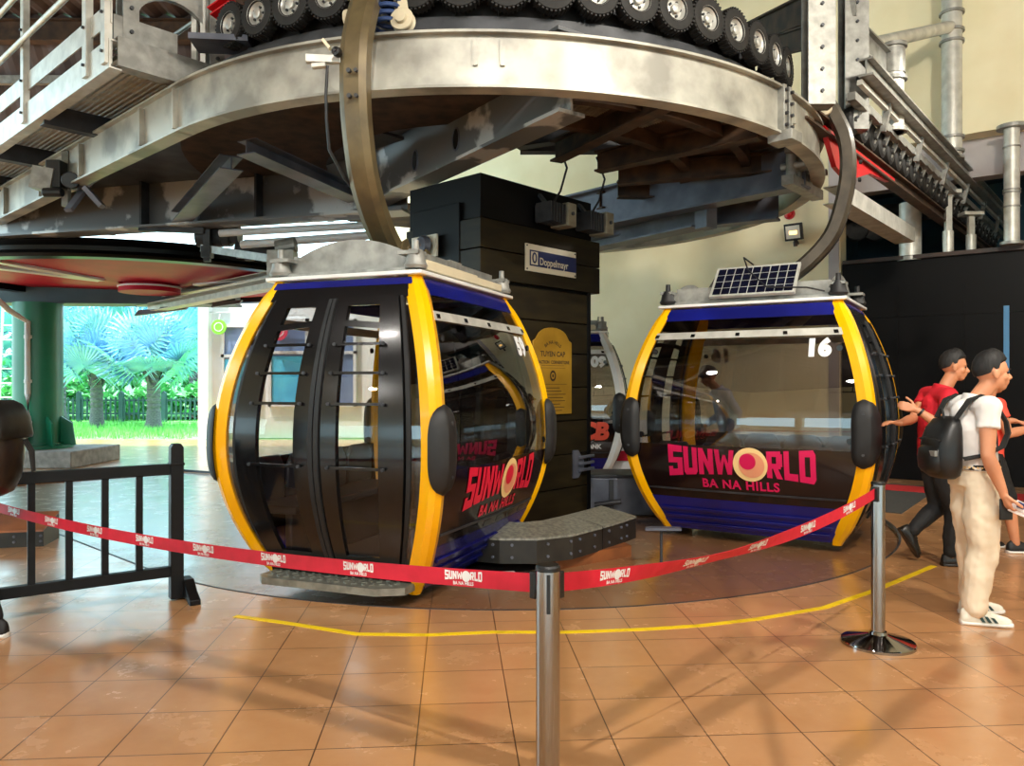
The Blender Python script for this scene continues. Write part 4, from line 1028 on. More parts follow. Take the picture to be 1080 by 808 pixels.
# portal hangers: box posts with an arch
def portal(p1, p2, zb1, zb2, w, dpt, ztop, name, label, mat, dirv, zarch=None):
    t = thing(name, label, 'frame', (p1.x, p1.y, zb1)); 
    for p, zb in ((p1, zb1), (p2, zb2)):
        mb = MB(); mb.chan(V((p.x, p.y, zb)), V((p.x, p.y, ztop)), w, dpt, .02, up=dirv); mb.box((p.x, p.y, zb+.012), (w*.9, dpt*.9, .024), math.atan2(dirv.y, dirv.x)+PI/2); mb.build('post', mat, t, smooth=0)
        mb = MB()
        for k in range(7): z = zb+.12+.2*k; q = V((p.x, p.y, z))+dirv*(-dpt/2); mb.cyl(q, q-dirv*.02, .016, n=8)
        mb.build('bolt', M['steel_dk'], t)
    L_ = (p2-p1); L_.z = 0; ln = L_.length; u = L_.normalized(); r = ln/2-w*.4; poly = [(-ln/2, 0)]
    for i in range(13): a = PI-PI*i/12; poly.append((r*math.cos(a), .02+r*math.sin(a)*.9))
    poly += [(ln/2, 0), (ln/2, r+.55), (-ln/2, r+.55)]
    mb = MB(); m = (p1+p2)*.5; zarch = zarch or ztop-r-.55; mb.prism(poly, V((m.x, m.y, zarch)), u, (0, 0, 1), .05); mb.build('arch_plate', mat, t, smooth=0)
    return t
pa, pb = W(863, 113, 7.2), W(900, 140, 8.2); pa.z = pb.z = 0
portal(pa, pb, 4.06, 4.16, .25, .18, 6.4, 'portal_frame', 'bright steel portal frame hanging over the right end of the curved beam', M['galv'], V((0, 1, 0)))
mb = MB(); mb.ibeam(W(862, 5, 7.35), W(740, 60, 11.5), .12, .28); mb.ibeam(W(856, 38, 7.4), W(795, 55, 9.4), .10, .22)
tag(mb.build('tie_beam', M['steel_br'], base=False, smooth=0), 'brown tie beams left of the right portal frame', 'beam')
# galvanised pipes
def pipe(name, label, segs, collars, extra=None):
    t = thing(name, label, 'pipe', segs[0][0]); 
    for p, q, r in segs: mb = MB(); mb.cyl(p, q, r, n=28); mb.build('pipe', M['galv_lt'], t)
    for p, q, r in collars: mb = MB(); mb.cyl(p, q, r, n=28); mb.build('collar', M['galv'], t)
    return t
def vz(x, y, z): return V((x, y, z))
px_, py_ = 6.35, 11.2
t = pipe('support_pipe', 'thick galvanised vertical pipe coming down onto the exit track', [(vz(px_, py_, 4.75), vz(px_, py_, 8), .135), (W(918, 47, 9.6), vz(px_-.05, py_-.05, W(0, 30, py_).z), .085)],
     [(vz(px_, py_, z), vz(px_, py_, z+.035), .165) for z in (4.72, 4.82, 5.02, 6.40, 6.56, 6.82)])
q = W(942, 50, 9.0)
pipe('support_pipe', 'shorter galvanised pipe with a bolted clamp above the exit track', [(vz(q.x, q.y, 4.4), vz(q.x, q.y, 5.42), .115)], [(vz(q.x, q.y, z), vz(q.x, q.y, z+.04), .15) for z in (4.40, 5.0, 5.38)]+[(vz(q.x, q.y, 5.08), vz(q.x, q.y, 5.36), .13)])
mb = MB(); mb.ibeam(W(908, 42, 8.5), W(938, 72, 9.0), .12, .30); tag(mb.build('tie_beam', M['galv'], base=False, smooth=0), 'short grey beam between portal frame and clamped pipe', 'beam')
q = V((7.12, 11.05, 0))
pipe('support_pipe', 'galvanised pipe standing on the dark ledge at the far right', [(vz(q.x, q.y, 3.48), vz(q.x, q.y, 5.14), .10)], [(vz(q.x, q.y, 3.47), vz(q.x, q.y, 3.51), .15), (vz(q.x, q.y, 5.12), vz(q.x, q.y, 5.17), .19)]+[(vz(q.x, q.y, z), vz(q.x, q.y, z+.02), .115) for z in (4.0, 4.2, 4.24, 4.85)])
q = W(960, 0, 12.1)
pipe('support_pipe', 'galvanised pipe behind the cable tray on the dark ledge', [(vz(q.x, q.y, 3.4), vz(q.x, q.y, 4.3), .16)], [(vz(q.x, q.y, 3.4), vz(q.x, q.y, 3.46), .2)])
for (x, y0, y1, Y, lb) in ((1000, 205, 268, 11.7, 'thin bright support post under the exit track, left of the pair'), (1024, 228, 264, 12.0, 'thin bright support post under the exit track, right of the pair')):
    a, b = W(x, y1, Y), W(x, y0, Y); a.z = 3.45; mb = MB(); mb.bar(a, b, .09, .06); mb.box(b+V((0, 0, .03)), (.3, .2, .05)); mb.cyl(a, a+V((0, 0, .34)), .075, n=16); o = mb.build('support_post', M['galv_lt'], smooth=30); tag(o, lb, 'post', 'thin support posts')
# dark beam with tyres in the tunnel
t = thing('tunnel_conveyor', 'dark beam with three white rimmed tyres inside the teal tunnel', 'conveyor', W(925, 240, 14.5))
mb = MB(); mb.bar(W(893, 232, 14.6), W(1000, 222, 15.5), .25, .26); mb.bar(W(893, 222, 14.7), W(1000, 212, 15.6), .08, .08); mb.build('beam', M['steel_dk'], t, smooth=0)
for x in (903, 922, 946):
    c = W(x, 243, 14.35); mb = MB(); mb.lathe([(.10, -.07), (.19, -.07), (.21, -.03), (.21, .03), (.19, .07), (.10, .07)], c, (-.3, -.95, 0), 28); ty = mb.build('tyre', M['tyre'], t)
    mb = MB(); mb.lathe([(0, .02), (.05, .05), (.11, .06), (.12, .03), (0, 0)], c, (-.3, -.95, 0), 24); mb.build('wheel_rim', M['rim'], ty)

# ------------------------------------------------------------------ catwalk on the left
def cw(t, off, z): return sl(t, off, z)
t_ = thing('catwalk', 'raised steel catwalk with railings and grating floor at the upper left', 'catwalk', cw(.3, .2, 4.07))
i0, i1 = -.45, .50; zf = 4.19; L1 = 9.0
mb = MB(); mb.chan(cw(.1, i1, zf), cw(L1, i1, zf), .10, .24, .014); mb.build('edge_channel', M['galv_lt'], t_, smooth=0)
mb = MB(); mb.bar(cw(.1, i1+.03, zf+.34), cw(L1, i1+.03, zf+.34), .012, .18); mb.build('toe_board', M['galv_lt'], t_, smooth=0)
mb = MB(); mb.chan(cw(.1, i0, zf-.02), cw(L1, i0, zf-.02), .10, .20, .014, side=-1); mb.build('edge_channel', M['steel_bl'], t_, smooth=0)
mb = MB(); mb.chan(cw(.12, i0-.02, zf+.02), cw(.12, i1, zf+.02), .14, .24, .014); mb.build('end_channel', M['galv'], t_, smooth=0)
for k in range(6):
    tt = 1.95+1.7*k; mb = MB(); mb.chan(cw(tt, i0, zf-.06), cw(tt, i1, zf-.06), .12, .20, .014); mb.build('joist', M['steel_dk'], t_, smooth=0)
mb = MB()
for k in range(15):
    off = i0+.10+(i1-i0-.2)*k/14; mb.bar(cw(.2, off, zf+.06), cw(L1, off, zf+.06), .030, .035)
mb.build('grating', M['galv_lt'], t_, smooth=0)
mb = MB(); tt = .3
while tt < L1: mb.bar(cw(tt, i0+.06, zf+.10), cw(tt, i1-.06, zf+.10), .012, .02); tt += .14
mb.build('grating', M['galv_lt'], t_, smooth=0)
for tt in (.16, .58, 2.3, 4.0, 5.7, 7.4):
    mb = MB(); mb.bar(cw(tt, i1+.05, zf-.08), cw(tt, i1+.05, zf+1.55), .09, .06, up=OUTL)
    ps = mb.build('railing_post', M['galv_lt'], t_, smooth=0); mb = MB()
    for z in (.02, .34, .85): mb.cyl(cw(tt, i1+.08, zf+z), cw(tt, i1+.10, zf+z), .014, n=8)
    mb.build('bolt', M['steel_dk'], ps)
for z in (.70, 1.20):
    mb = MB(); mb.cyl(cw(.2, i1+.11, zf+z), cw(L1, i1+.11, zf+z), .028, n=14); mb.build('hand_rail', M['galv_lt'], t_)
for z in (.8, 1.3):
    mb = MB(); mb.cyl(cw(.6, i0-.5, zf+z), cw(L1, i0-.5, zf+z), .024, n=12); mb.build('hand_rail', M['galv'], t_)
mb = MB(); mb.bar(cw(.16, i0+.42, zf+.24), cw(.16, i1, zf+.24), .03, .22); mb.build('end_board', M['galv'], t_, smooth=0)
# left portal frame beside the catwalk
pa, pb = cw(.22, .36, 0), cw(.20, -.38, 0)
portal(pa, pb, 4.31, 4.31, .13, .16, 6.2, 'portal_frame', 'grey steel portal frame standing at the near end of the catwalk', M['galv'], V((TL.x, TL.y, 0)), 4.52)
mb = MB(); 
for dx in (-.20, -.12): q = cw(.10, -.38, 0); mb.bar((q.x+dx, q.y-.03, 4.32), (q.x+dx, q.y-.03, 6.2), .045, .045)
tag(mb.build('cable_channel', M['galv_lt'], smooth=0), 'twin bright cable channels against the left portal frame', 'channel')
# sensor bracket under the straight beam
sb = thing('sensor_bracket', 'grey bracket with black sensors hanging under the straight beam at the left', 'bracket', W(75, 190, 8.6))
mb = MB(); mb.bar(W(70, 160, 8.5), W(70, 218, 8.5), .07, .07); mb.bar(W(82, 160, 8.6), W(82, 205, 8.6), .03, .03); mb.bar(W(38, 188, 8.4), W(60, 192, 8.4), .2, .24); mb.build('bracket_plate', M['galv'], sb, smooth=0)
mb = MB(); mb.box(W(60, 185, 8.4), (.16, .16, .3)); mb.cyl(W(74, 190, 8.3), W(78, 192, 8.6), .09, n=18); mb.cyl(W(46, 203, 8.3), W(66, 203, 8.3), .05, n=14); mb.build('sensor', M['black_plastic'], sb, bevel=.01)
mb = MB(); mb.bar(W(72, 222, 8.3), W(96, 190, 8.6), .09, .04); mb.bar(W(90, 198, 8.3), W(108, 218, 8.3), .09, .05); mb.bar(W(80, 200, 8.5), W(128, 165, 8.0), .14, .03); mb.build('arm', M['steel_bl'], sb, smooth=0)

# ------------------------------------------------------------------ red bullwheel seen from below
BC = V((-6.35, 13.6, 3.32))
bw = thing('bullwheel', 'large crimson bullwheel with black rim and white edged spokes seen from below', 'wheel', BC)
R3 = 3.15
mb = MB(); mb.lathe([(R3-.22, -.13), (R3+.02, -.13), (R3+.06, -.09), (R3-.02, -.03), (R3-.02, .03), (R3+.06, .09), (R3+.02, .13), (R3-.22, .13), (R3-.22, -.13)], BC+V((0, 0, .02)), n=80, cap=False); mb.build('rim', M['rim_black'], bw)
for k in range(3):
    a = math.radians(-65+120*k); c, q = math.cos(a), math.sin(a); d = V((c, q, 0)); n_ = V((-q, c, 0))
    out = [(.3, -.55), (.3, .55), (1.75, 2.25), (2.35, 1.75), (2.72, .9), (2.85, 0), (2.72, -.9), (2.35, -1.75), (1.75, -2.25)]
    pt = lambda r, e, z: BC+d*r+n_*e+V((0, 0, z))
    lo = lambda r, e: -.13+.04*math.hypot(r, e)
    mb = MB(); n = len(out); mb.add([pt(r, e, lo(r, e)) for r, e in out]+[pt(r, e, .1) for r, e in out], [(i, (i+1) % n, n+(i+1) % n, n+i) for i in range(n)]+[tuple(range(n)), tuple(range(n, 2*n))])
    sp = mb.build('spoke', M['red_paint'], bw, smooth=0)
    for e in (-1, 1):
        mb = MB(); mb.bar(pt(.45, e*.74, lo(.45, .74)-.01), pt(1.78, e*2.3, lo(1.78, 2.3)-.01), .20, .05)
        mb.build('edge_stripe', M['white_paint'], sp, smooth=0)
mb = MB(); mb.lathe([(.0, -.24), (.5, -.24), (.5, -.16), (.44, -.16), (.44, .1), (.6, .1), (.6, .2), (0, .2)], BC, n=40); mb.build('hub', M['red_paint'], bw)
mb = MB(); mb.lathe([(.46, -.165), (.515, -.165), (.515, -.135), (.46, -.135)], BC, n=40, cap=False); mb.build('hub_band', M['white_paint'], bw)
# bracket arm reaching from the long girder to the wheel
mb = MB(); a = V((-1.2, 8.9, 3.45))+gd2v*3.6+o2*.1; mb.bar(a, a+o2*.05+V((.85, .0, -.04)), .07, .07); mb.bar(a+V((.85, 0, -.02)), a+V((.85, 0, -.42)), .08, .06); mb.box(a+V((.85, 0, -.3)), (.12, .12, .14))
tag(mb.build('drop_bracket', M['steel_dk'], smooth=0), 'dark drop bracket hanging from the long girder in front of the red wheel', 'bracket')
# small rollers and light rails under the wheel, at the far left
for k, x in enumerate((175, 183, 190, 204)):
    c = W(x, 311, 15.5); mb = MB(); mb.lathe([(.03, -.05), (.13, -.05), (.14, 0), (.13, .05), (.03, .05)], c, (.5, -.85, 0), 22); mb.lathe([(0, .05), (.06, .05), (.05, .07), (0, .07)], c, (.5, -.85, 0), 14)
    o = mb.build('idler_roller', M['tyre'], smooth=35); tag(o, 'small dark idler roller below the red wheel, '+['first', 'second', 'third', 'fourth'][k]+' from the left', 'roller', 'idler rollers below the red wheel')
for k, (a, b, w) in enumerate((((150, 327, 15.0), (300, 297, 11.5), .16), ((150, 316, 15.6), (300, 288, 12.0), .10))):
    mb = MB(); mb.chan(W(*a), W(*b), .22, w, .012); o = mb.build('side_rail', M['galv_lt'], base=False, smooth=0); lower_rail = o if k == 0 else lower_rail; tag(o, ['lower', 'upper'][k]+' light grey side rail slanting behind the near cabin roof', 'rail')
for k, (x, y) in enumerate(((160, 331), (183, 328), (240, 322))):
    c = W(x, y, 14.6-.02*k); mb = MB(); mb.prism([(-.28, -.05), (.24, .03), (.28, .09), (-.2, .06)], c, (1, .15, 0), (0, 0, 1), .12); mb.build('guide_shoe', M['steel_bl'], lower_rail, smooth=0)
# rods and pipes behind the hanger
for k, (x0, y0, x1, y1, Y, r) in enumerate(((232, 246, 384, 238, 9.6, .045), (255, 258, 392, 248, 9.4, .05))):
    mb = MB(); mb.cyl(W(x0, y0, Y), W(x1, y1, Y-.3), r, n=16); o = mb.build('push_rod', M['white_paint'], smooth=35); tag(o, ['upper', 'lower'][k]+' white rod running behind the near hanger', 'rod')
mb = MB()
for k, (x, y) in enumerate(((222, 250), (240, 248), (263, 264), (280, 266))):
    c = W(x, y, 10.0); mb.cyl(c-V((.16, 0, 0)), c+V((.16, 0, 0)), .13-.012*k, n=18); mb.cyl(c-V((.05, 0, 0)), c+V((.05, 0, 0)), .16-.012*k, n=18)
tag(mb.build('hydraulic_cylinder', M['steel_dk'], smooth=35), 'dark hydraulic cylinders behind the near gondola roof', 'cylinder')
mb = MB(); mb.bar(W(215, 262, 9.9), W(300, 275, 9.0), .1, .09); mb.box(W(298, 278, 8.9), (.3, .2, .28)); mb.cyl(W(292, 262, 9), W(312, 258, 9), .09, n=14); mb.box(W(302, 262, 9), (.14, .14, .14))
tag(mb.build('cylinder_mount', M['galv'], smooth=0), 'grey mounting beam at the left end of the near gondola roof', 'mount')
# ------------------------------------------------------------------ dark column in the middle of the turn
C0 = V((-.30, 7.36, 0)); CU = V((.679, .734, 0)).normalized(); CN = V((CU.y, -CU.x, 0)); Z_ = V((0, 0, 1))
def cp(s, z, out=0.0): return C0+CU*s+CN*out+Z_*z
col = thing('drive_column', 'dark wood clad column in the middle of the turn between the two gondolas', 'column', cp(.9, 0, -.9))
def cblock(nm, s0, s1, z0, z1, out, back, mat, bevel=.006):
    mb = MB(); pts = [cp(s0, z0, out), cp(s1, z0, out), cp(s1, z0, -back), cp(s0, z0, -back)]
    mb.add(pts+[p+Z_*(z1-z0) for p in pts], [(0, 1, 5, 4), (1, 2, 6, 5), (2, 3, 7, 6), (3, 0, 4, 7), (4, 5, 6, 7), (0, 3, 2, 1)])
    return mb.build(nm, M[mat], col, bevel=bevel, smooth=0)
cblock('core', .03, 1.68, 0, 3.3, -.03, 1.0, 'col_black')
mb = MB()
z = .02
for h in (.36, .36, .36, .36, .36, .33, .33):
    pts = [cp(0, z, 0), cp(1.70, z, 0), cp(1.70, z, -1.02), cp(0, z, -1.02)]
    mb.add(pts+[p+Z_*(h-.012) for p in pts], [(0, 1, 5, 4), (1, 2, 6, 5), (2, 3, 7, 6), (3, 0, 4, 7), (4, 5, 6, 7), (0, 3, 2, 1)]); z += h
mb.build('lower_boards', M['col_wood'], col, bevel=.005, smooth=0)
mb = MB(); z = 2.50
for h in (.29, .29):
    pts = [cp(-.03, z, .03), cp(1.86, z, .03), cp(1.86, z, -1.06), cp(-.03, z, -1.06)]
    mb.add(pts+[p+Z_*(h-.010) for p in pts], [(0, 1, 5, 4), (1, 2, 6, 5), (2, 3, 7, 6), (3, 0, 4, 7), (4, 5, 6, 7), (0, 3, 2, 1)]); z += h
mb.build('middle_boards', M['col_wood'], col, bevel=.005, smooth=0)
cblock('top_box', 0, 1.74, 3.08, 3.50, .0, 1.04, 'col_black')
cblock('corner_trim', 1.66, 1.72, 0, 2.5, .012, .05, 'col_black')
cblock('side_cabinet', -.04, .3, 2.3, 3.25, -.25, .95, 'col_black')
# sign board on the column
sg = thing('column_sign', 'ivory and dark blue company sign screwed to the dark column', 'sign', cp(1.0, 2.62, .05))
s0, s1, zb, zt = .596, 1.41, 2.63, 2.905
def plate(nm, a, b, z0, z1, out, th, mat, par, bev=.002):
    mb = MB(); mb.prism([(a, z0), (b, z0), (b, z1), (a, z1)], cp(0, 0, out), CU, Z_, th); o = mb.build(nm, mat, par, bevel=bev, smooth=0); return o
# CU x Z_ points to CN
plate('sign_board', s0, s1, zb, zt, .032, .012, M['sign_white'], sg)
plate('sign_panel', s0+.06, s1, zb+.055, zt-.06, .045, .003, M['sign_blue'], sg, 0)
plate('logo_square', s0+.075, s0+.18, zb+.07, zt-.075, .0485, .002, M['sign_white'], sg, 0)
def facetext(nm, body, size, s, z, out, mat, par, offset=0.0, align='CENTER', sx=1.0, shear=0.0, arcr=None):
    vs, fs = text2d(body, size, offset, align, shear=shear); mb = MB()
    if arcr:
        pts = []
        for x, y in vs: a = x*sx/arcr; pts.append(cp(s+(arcr+y)*math.sin(a), z+(arcr+y)*math.cos(a)-arcr, out))
    else: pts = [cp(s+x*sx, z+y, out) for x, y in vs]
    mb.add(pts, fs); return mb.build(nm, mat, par, smooth=0)
mb = MB(); n = 30; oval = lambda a, b: [(s0+.128+a*math.cos(2*PI*i/n), zb+.138+b*math.sin(2*PI*i/n)) for i in range(n)]
mb.prism(oval(.038, .056), cp(0, 0, .0506), CU, Z_, .001); mb.build('logo_ring', M['sign_blue'], sg, smooth=0)
mb = MB(); mb.prism(oval(.016, .036), cp(0, 0, .0517), CU, Z_, .001); mb.build('logo_core', M['sign_white'], sg, smooth=0)
facetext('lettering', 'Doppelmayr', .105, s0+.44, zb+.11, .0492, M['sign_white'], sg, .0015, sx=.88)
for s in (s0+.02, s1-.02):
    for z in (zb+.02, zt-.02): mb = MB(); mb.cyl(cp(s, z, .043), cp(s, z, .05), .009, n=10); mb.build('screw', M['steel_dk'], sg)
# brass plaque with arched top
pq = thing('brass_plaque', 'tall brass plaque with arched top and dark engraved text on the dark column', 'plaque', cp(1.04, 1.17, .02))
a, b = .726, 1.36; mid = (a+b)/2; poly = [(a, 1.17), (b, 1.17), (b, 1.93), (b-.05, 1.955)]
for i in range(1, 12): t = PI*i/12; poly.append((mid+(b-a-.14)/2*math.cos(t), 1.965+.115*math.sin(t)))
poly += [(a+.05, 1.955), (a, 1.93)]
mb = MB(); mb.prism(poly, cp(0, 0, .008), CU, Z_, .018); mb.build('plate', M['gold_plate'], pq, bevel=.004, smooth=25)
facetext('heading', 'TUYEN CAP', .075, mid, 1.80, .0275, M['engrave'], pq, .002)
facetext('heading', 'TRACTION  CORNERSTONE', .046, mid, 1.715, .0275, M['engrave'], pq, .0015, sx=.93)
facetext('heading', 'BA NA HILLS', .05, mid, 1.925, .0275, M['engrave'], pq, .001, arcr=.2)
mb = MB()
for z, w, h in [(1.68, .36, .004), (1.655, .40, .003), (1.485, .46, .004)]+[(1.445-.034*k, (.22, .28, .42, .34, .40, .24, .38, .30)[k], .007) for k in range(8)]:
    mb.prism([(mid-w/2, z), (mid+w/2, z), (mid+w/2, z+h), (mid-w/2, z+h)], cp(0, 0, .0265), CU, Z_, .001)
mb.build('text_line', M['engrave'], pq, smooth=0)
mb = MB(); n = 30; mb.add([cp(mid+r*math.cos(2*PI*i/n), 1.575+r*1.15*math.sin(2*PI*i/n), .0278) for r in (.05, .03) for i in range(n)], [(i, (i+1) % n, n+(i+1) % n, n+i) for i in range(n)])
mb.add([cp(mid+.014*math.cos(2*PI*i/12), 1.575+.018*math.sin(2*PI*i/12), .0278) for i in range(12)], [tuple(range(12))]); mb.build('seal', M['engrave'], pq, smooth=0)
st = plate('sticker', 1.0, 1.035, 1.12, 1.15, .003, .003, M['sign_white'], None, 0); tag(st, 'tiny white sticker on the dark column below the brass plaque', 'sticker')
# two flood lamps under the top box
for k, (s, z) in enumerate(((.86, 3.22), (1.52, 3.23))):
    t = thing('flood_lamp', ['left', 'right'][k]+' one of the two grey box lamps high on the dark column', 'lamp', cp(s, z, .1), group='box lamps on the column')
    mb = MB()
    for i in range(6): mb.prism([(s-.13+.045*i, z-.10), (s-.11+.045*i, z-.10), (s-.11+.045*i, z+.10), (s-.13+.045*i, z+.10)], cp(0, 0, .06), CU, Z_, .2)
    mb.prism([(s-.12, z-.085), (s+.12, z-.085), (s+.12, z+.085), (s-.12, z+.085)], cp(0, 0, .04), CU, Z_, .2); mb.build('ribbed_body', M['steel_dk'], t, bevel=.003, smooth=0)
    mb = MB(); mb.prism([(s+.11, z-.12), (s+.25, z-.12), (s+.25, z+.12), (s+.11, z+.12)], cp(0, 0, .05), CU, Z_, .24); mb.build('end_box', M['lamp_box'], t, bevel=.012, smooth=0)
    mb = MB(); mb.cyl(cp(s+.18, z+.01, .29), cp(s+.18, z+.01, .305), .02, n=14); mb.build('cable_gland', M['steel_dk'], t)
    mb = MB(); mb.bar(cp(s, z+.1, .10), cp(s, z+.22, .0), .03, .05, up=CU); mb.build('mount', M['steel_dk'], t, smooth=0)
    mb = MB(); mb.tube([cp(s+.05, z+.10, .12), cp(s+.12, z+.25, .18), cp(s+.2, z+.5, .2), cp(s+.16, z+.75, .12)], .012, 8); mb.build('cable', M['cord'], t)
# bell on a pale plate, left side of the column
bl = V((-.79, 7.78, 2.86)); LN = V((-CU.y, CU.x, 0)); LNO = -CU; bl = bl+LNO*.06
t = thing('alarm_bell', 'round grey alarm bell on a pale plate left of the dark column', 'bell', bl)
mb = MB(); mb.prism([(-.24, -.11), (.14, -.11), (.14, .11), (-.24, .11)], bl+LNO*.0, -LN, Z_, .02); mb.build('back_plate', M['sign_white'], t, smooth=0)
mb = MB(); mb.lathe([(0, .0), (.10, .02), (.105, .04), (.08, .085), (.03, .10), (.02, .12), (0, .12)], bl+LNO*.03-LN*(-.0), LNO, 26); mb.build('gong', M['steel_bl'], t)
# grey cable cleat near the foot
s, z = 1.50, .61; t = thing('cable_cleat', 'grey three pronged bracket low on the dark column', 'bracket', cp(s, z, .01))
mb = MB(); mb.prism([(s-.10, z-.14), (s-.02, z-.14), (s+.08, z-.04), (s+.08, z+.04), (s-.02, z+.16), (s-.10, z+.16)], cp(0, 0, .004), CU, Z_, .02); mb.build('base_plate', M['steel_bl'], t, smooth=0)
for dz in (-.06, .01, .08): mb = MB(); mb.bar(cp(s-.03, z+dz, .04), cp(s+.22, z+dz+.01, .05), .03, .03); mb.build('prong', M['steel_bl'], t, bevel=.005)

# ------------------------------------------------------------------ guide kerb round the column
def offset_line(pts, w):
    out = []
    for i, p in enumerate(pts):
        a = pts[max(i-1, 0)]; b = pts[min(i+1, len(pts)-1)]; d = (b-a).normalized(); out.append(p+V((-d.y, d.x, 0))*w)
    return out
def kerb(name, pts, label, z0=.05, zo=.25, zi=.31, w=.36, top='stone', side='kerb_dk'):
    pts = [V((x, y, 0)) for x, y in pts]; inn = offset_line(pts, w); lip = offset_line(pts, .03); m = len(pts)
    t = thing(name, label, 'kerb', (pts[m//2].x, pts[m//2].y, z0))
    mb = MB(); rings = [[p+Z_*z0, p+Z_*zo, q+Z_*(zo-.01), i+Z_*(zi-.01), i+Z_*z0] for p, q, i in zip(pts, lip, inn)]; mb.loft(rings); mb.build('kerb_side', M[side], t, smooth=0)
    mb = MB(); rings = [[p+Z_*(zo-.012)-(i-p)*.02, p+Z_*(zo+.006), i+Z_*(zi+.012), i+Z_*(zi-.008)] for p, i in zip(pts, inn)]; mb.loft(rings); mb.build('kerb_top', M[top], t, smooth=0)
    mb = MB()
    for p, q in zip(pts[:-1], pts[1:]):
        d = (q-p); L = d.length; d.normalize(); n_ = V((d.y, -d.x, 0)); k = .1
        while k < L: 
            for z in (z0+.05, zo-.05): mb.cyl(p+d*k+Z_*z, p+d*k+Z_*z+n_*.012, .012, n=8)
            k += .22
    mb.build('bolt', M['steel_bl'], t)
    return t
k1 = kerb('guide_kerb', [(-.85, 6.62), (-.45, 6.36), (-.1, 6.22), (.2, 6.22), (.5, 6.38), (.78, 6.72)], 'grey topped guide kerb bending round the foot of the dark column')
k2 = kerb('guide_kerb', [(.79, 6.735), (.99, 7.0), (1.16, 7.26)], 'short angled kerb section ending beside the right gondola')
k3 = kerb('guide_kerb', [(-4.3, 7.12), (-4.85, 7.0), (-5.6, 6.9)][::-1], 'low brown topped kerb end behind the black railing at the left', z0=0, zo=.15, zi=.25, w=.4, top='step_wood')
mb = MB(); mb.prism([(.28, 6.50), (.36, 6.40), (1.06, 6.90), (1.0, 7.1), (.5, 6.75)], (0, 0, -.045), (1, 0, 0), (0, 1, 0), .10); tag(mb.build('plinth', M['step_wood'], base=False, smooth=0), 'low terracotta plinth poking out under the guide kerb', 'plinth')
mb = MB(); mb.prism([(-.75, 6.3), (-.5, 5.95), (-.1, 6.0), (.25, 6.2), (.2, 6.35), (-.5, 6.5)], (0, 0, -.045), (1, 0, 0), (0, 1, 0), .06); fp = mb.build('floor_plate', M['cab_black'], base=False, smooth=0); tag(fp, 'glossy black floor plate below the guide kerb', 'plate')
mb = MB(); mb.bar((-.28, 6.0, .02), (.02, 6.07, .02), .04, .012); mb.build('bright_edge', M['galv_lt'], fp, smooth=0)
# small stand, grey case, display board
t = thing('floor_stand', 'thin black rod stand with a small plate below the right gondola corner', 'stand', (1.26, 6.55, -.045))
mb = MB(); mb.cyl((1.26, 6.55, -.045), (1.26, 6.55, .26), .012, n=10); mb.lathe([(.06, 0), (.055, .012), (.012, .02)], (1.26, 6.55, -.045), n=16); mb.build('rod', M['steel_dk'], t)
mb = MB(); mb.prism([(-.14, -.04), (.16, -.05), (.17, .03), (.02, .06), (-.12, .05)], (1.26, 6.55, .26), (1, 0, 0), (0, 1, 0), .02); mb.build('top_plate', M['steel_bl'], t, smooth=0)
t = thing('machine_case', 'low grey metal case behind the guide kerb', 'case', (1.35, 9.3, -.045))
mb = MB(); mb.box((1.35, 9.3, .18), (1.5, .6, .45)); mb.build('body', M['steel_bl'], t, bevel=.02)
mb = MB(); mb.box((1.35, 9.3, .42), (1.54, .64, .03)); mb.build('lid', M['steel_dk'], t, bevel=.004)
mb = MB(); mb.bar((1.15, 8.97, .0), (1.15, 8.97, .38), .05, .03, up=(0, 1, 0)); mb.cyl((.95, 8.9, .1), (1.25, 8.9, .14), .03, n=12); mb.build('pipework', M['steel_dk'], t)
t = thing('display_board', 'small white board with a red band between column and right gondola', 'board', (1.93, 12.6, 0))
mb = MB(); mb.box((1.93, 12.6, .45), (.9, .04, .9)); mb.build('panel', M['white_paint'], t); mb = MB(); mb.box((1.93, 12.57, .32), (.9, .03, .16)); mb.build('band', M['red_paint'], t)

# ------------------------------------------------------------------ belt barrier
def stanchion(x, y, label, h=.93, rb=.20):
    t = thing('belt_stanchion', label, 'barrier post', (x, y, 0), group='polished belt stanchions')
    mb = MB(); mb.lathe([(.0, .0), (rb, 0), (rb, .014), (rb*.985, .02), (rb*.3, .055), (.05, .06), (.046, .075), (.0, .075)], (x, y, 0), n=48); mb.build('base', M['chrome'], t, smooth=25)
    mb = MB(); mb.cyl((x, y, .05), (x, y, h-.012), .0375, n=40); mb.build('post', M['chrome'], t)
    mb = MB(); mb.lathe([(.039, 0), (.039, .012), (.034, .018), (.0, .019)], (x, y, h-.014), n=40); mb.build('cap', M['black_plastic'], t)
    return t
p1, p2, p3 = V((.112, 2.42, 0)), V((2.105, 4.46, 0)), V((-5.43, 6.55, 0))
s1 = stanchion(p1.x, p1.y, 'polished steel belt stanchion in the foreground, cut by the bottom of the photo')
s2 = stanchion(p2.x, p2.y, 'polished steel belt stanchion on a round base near the man in white')
s3 = stanchion(p3.x, p3.y, 'polished steel belt stanchion outside the left edge of the photo')
def clip(p, d, st):
    mb = MB(); mb.box(p+d*.046+Z_*.865, (.024, .04, .085), math.atan2(d.y, d.x)); mb.build('belt_clip', M['black_plastic'], st, bevel=.004)
dA = (p3-p1).normalized(); dB = (p2-p1).normalized()
nb = V((0, -1, 0))
for st, p, ds in ((s1, p1, (dA, dB)), (s2, p2, (-dB,)), (s3, p3, (-dA,))):
    for d in ds: clip(p, d, st)
mb = MB(); mb.box(p1+V((.0, -.038, .85)), (.012, .006, .12)); mb.build('slot', M['black_plastic'], s1)
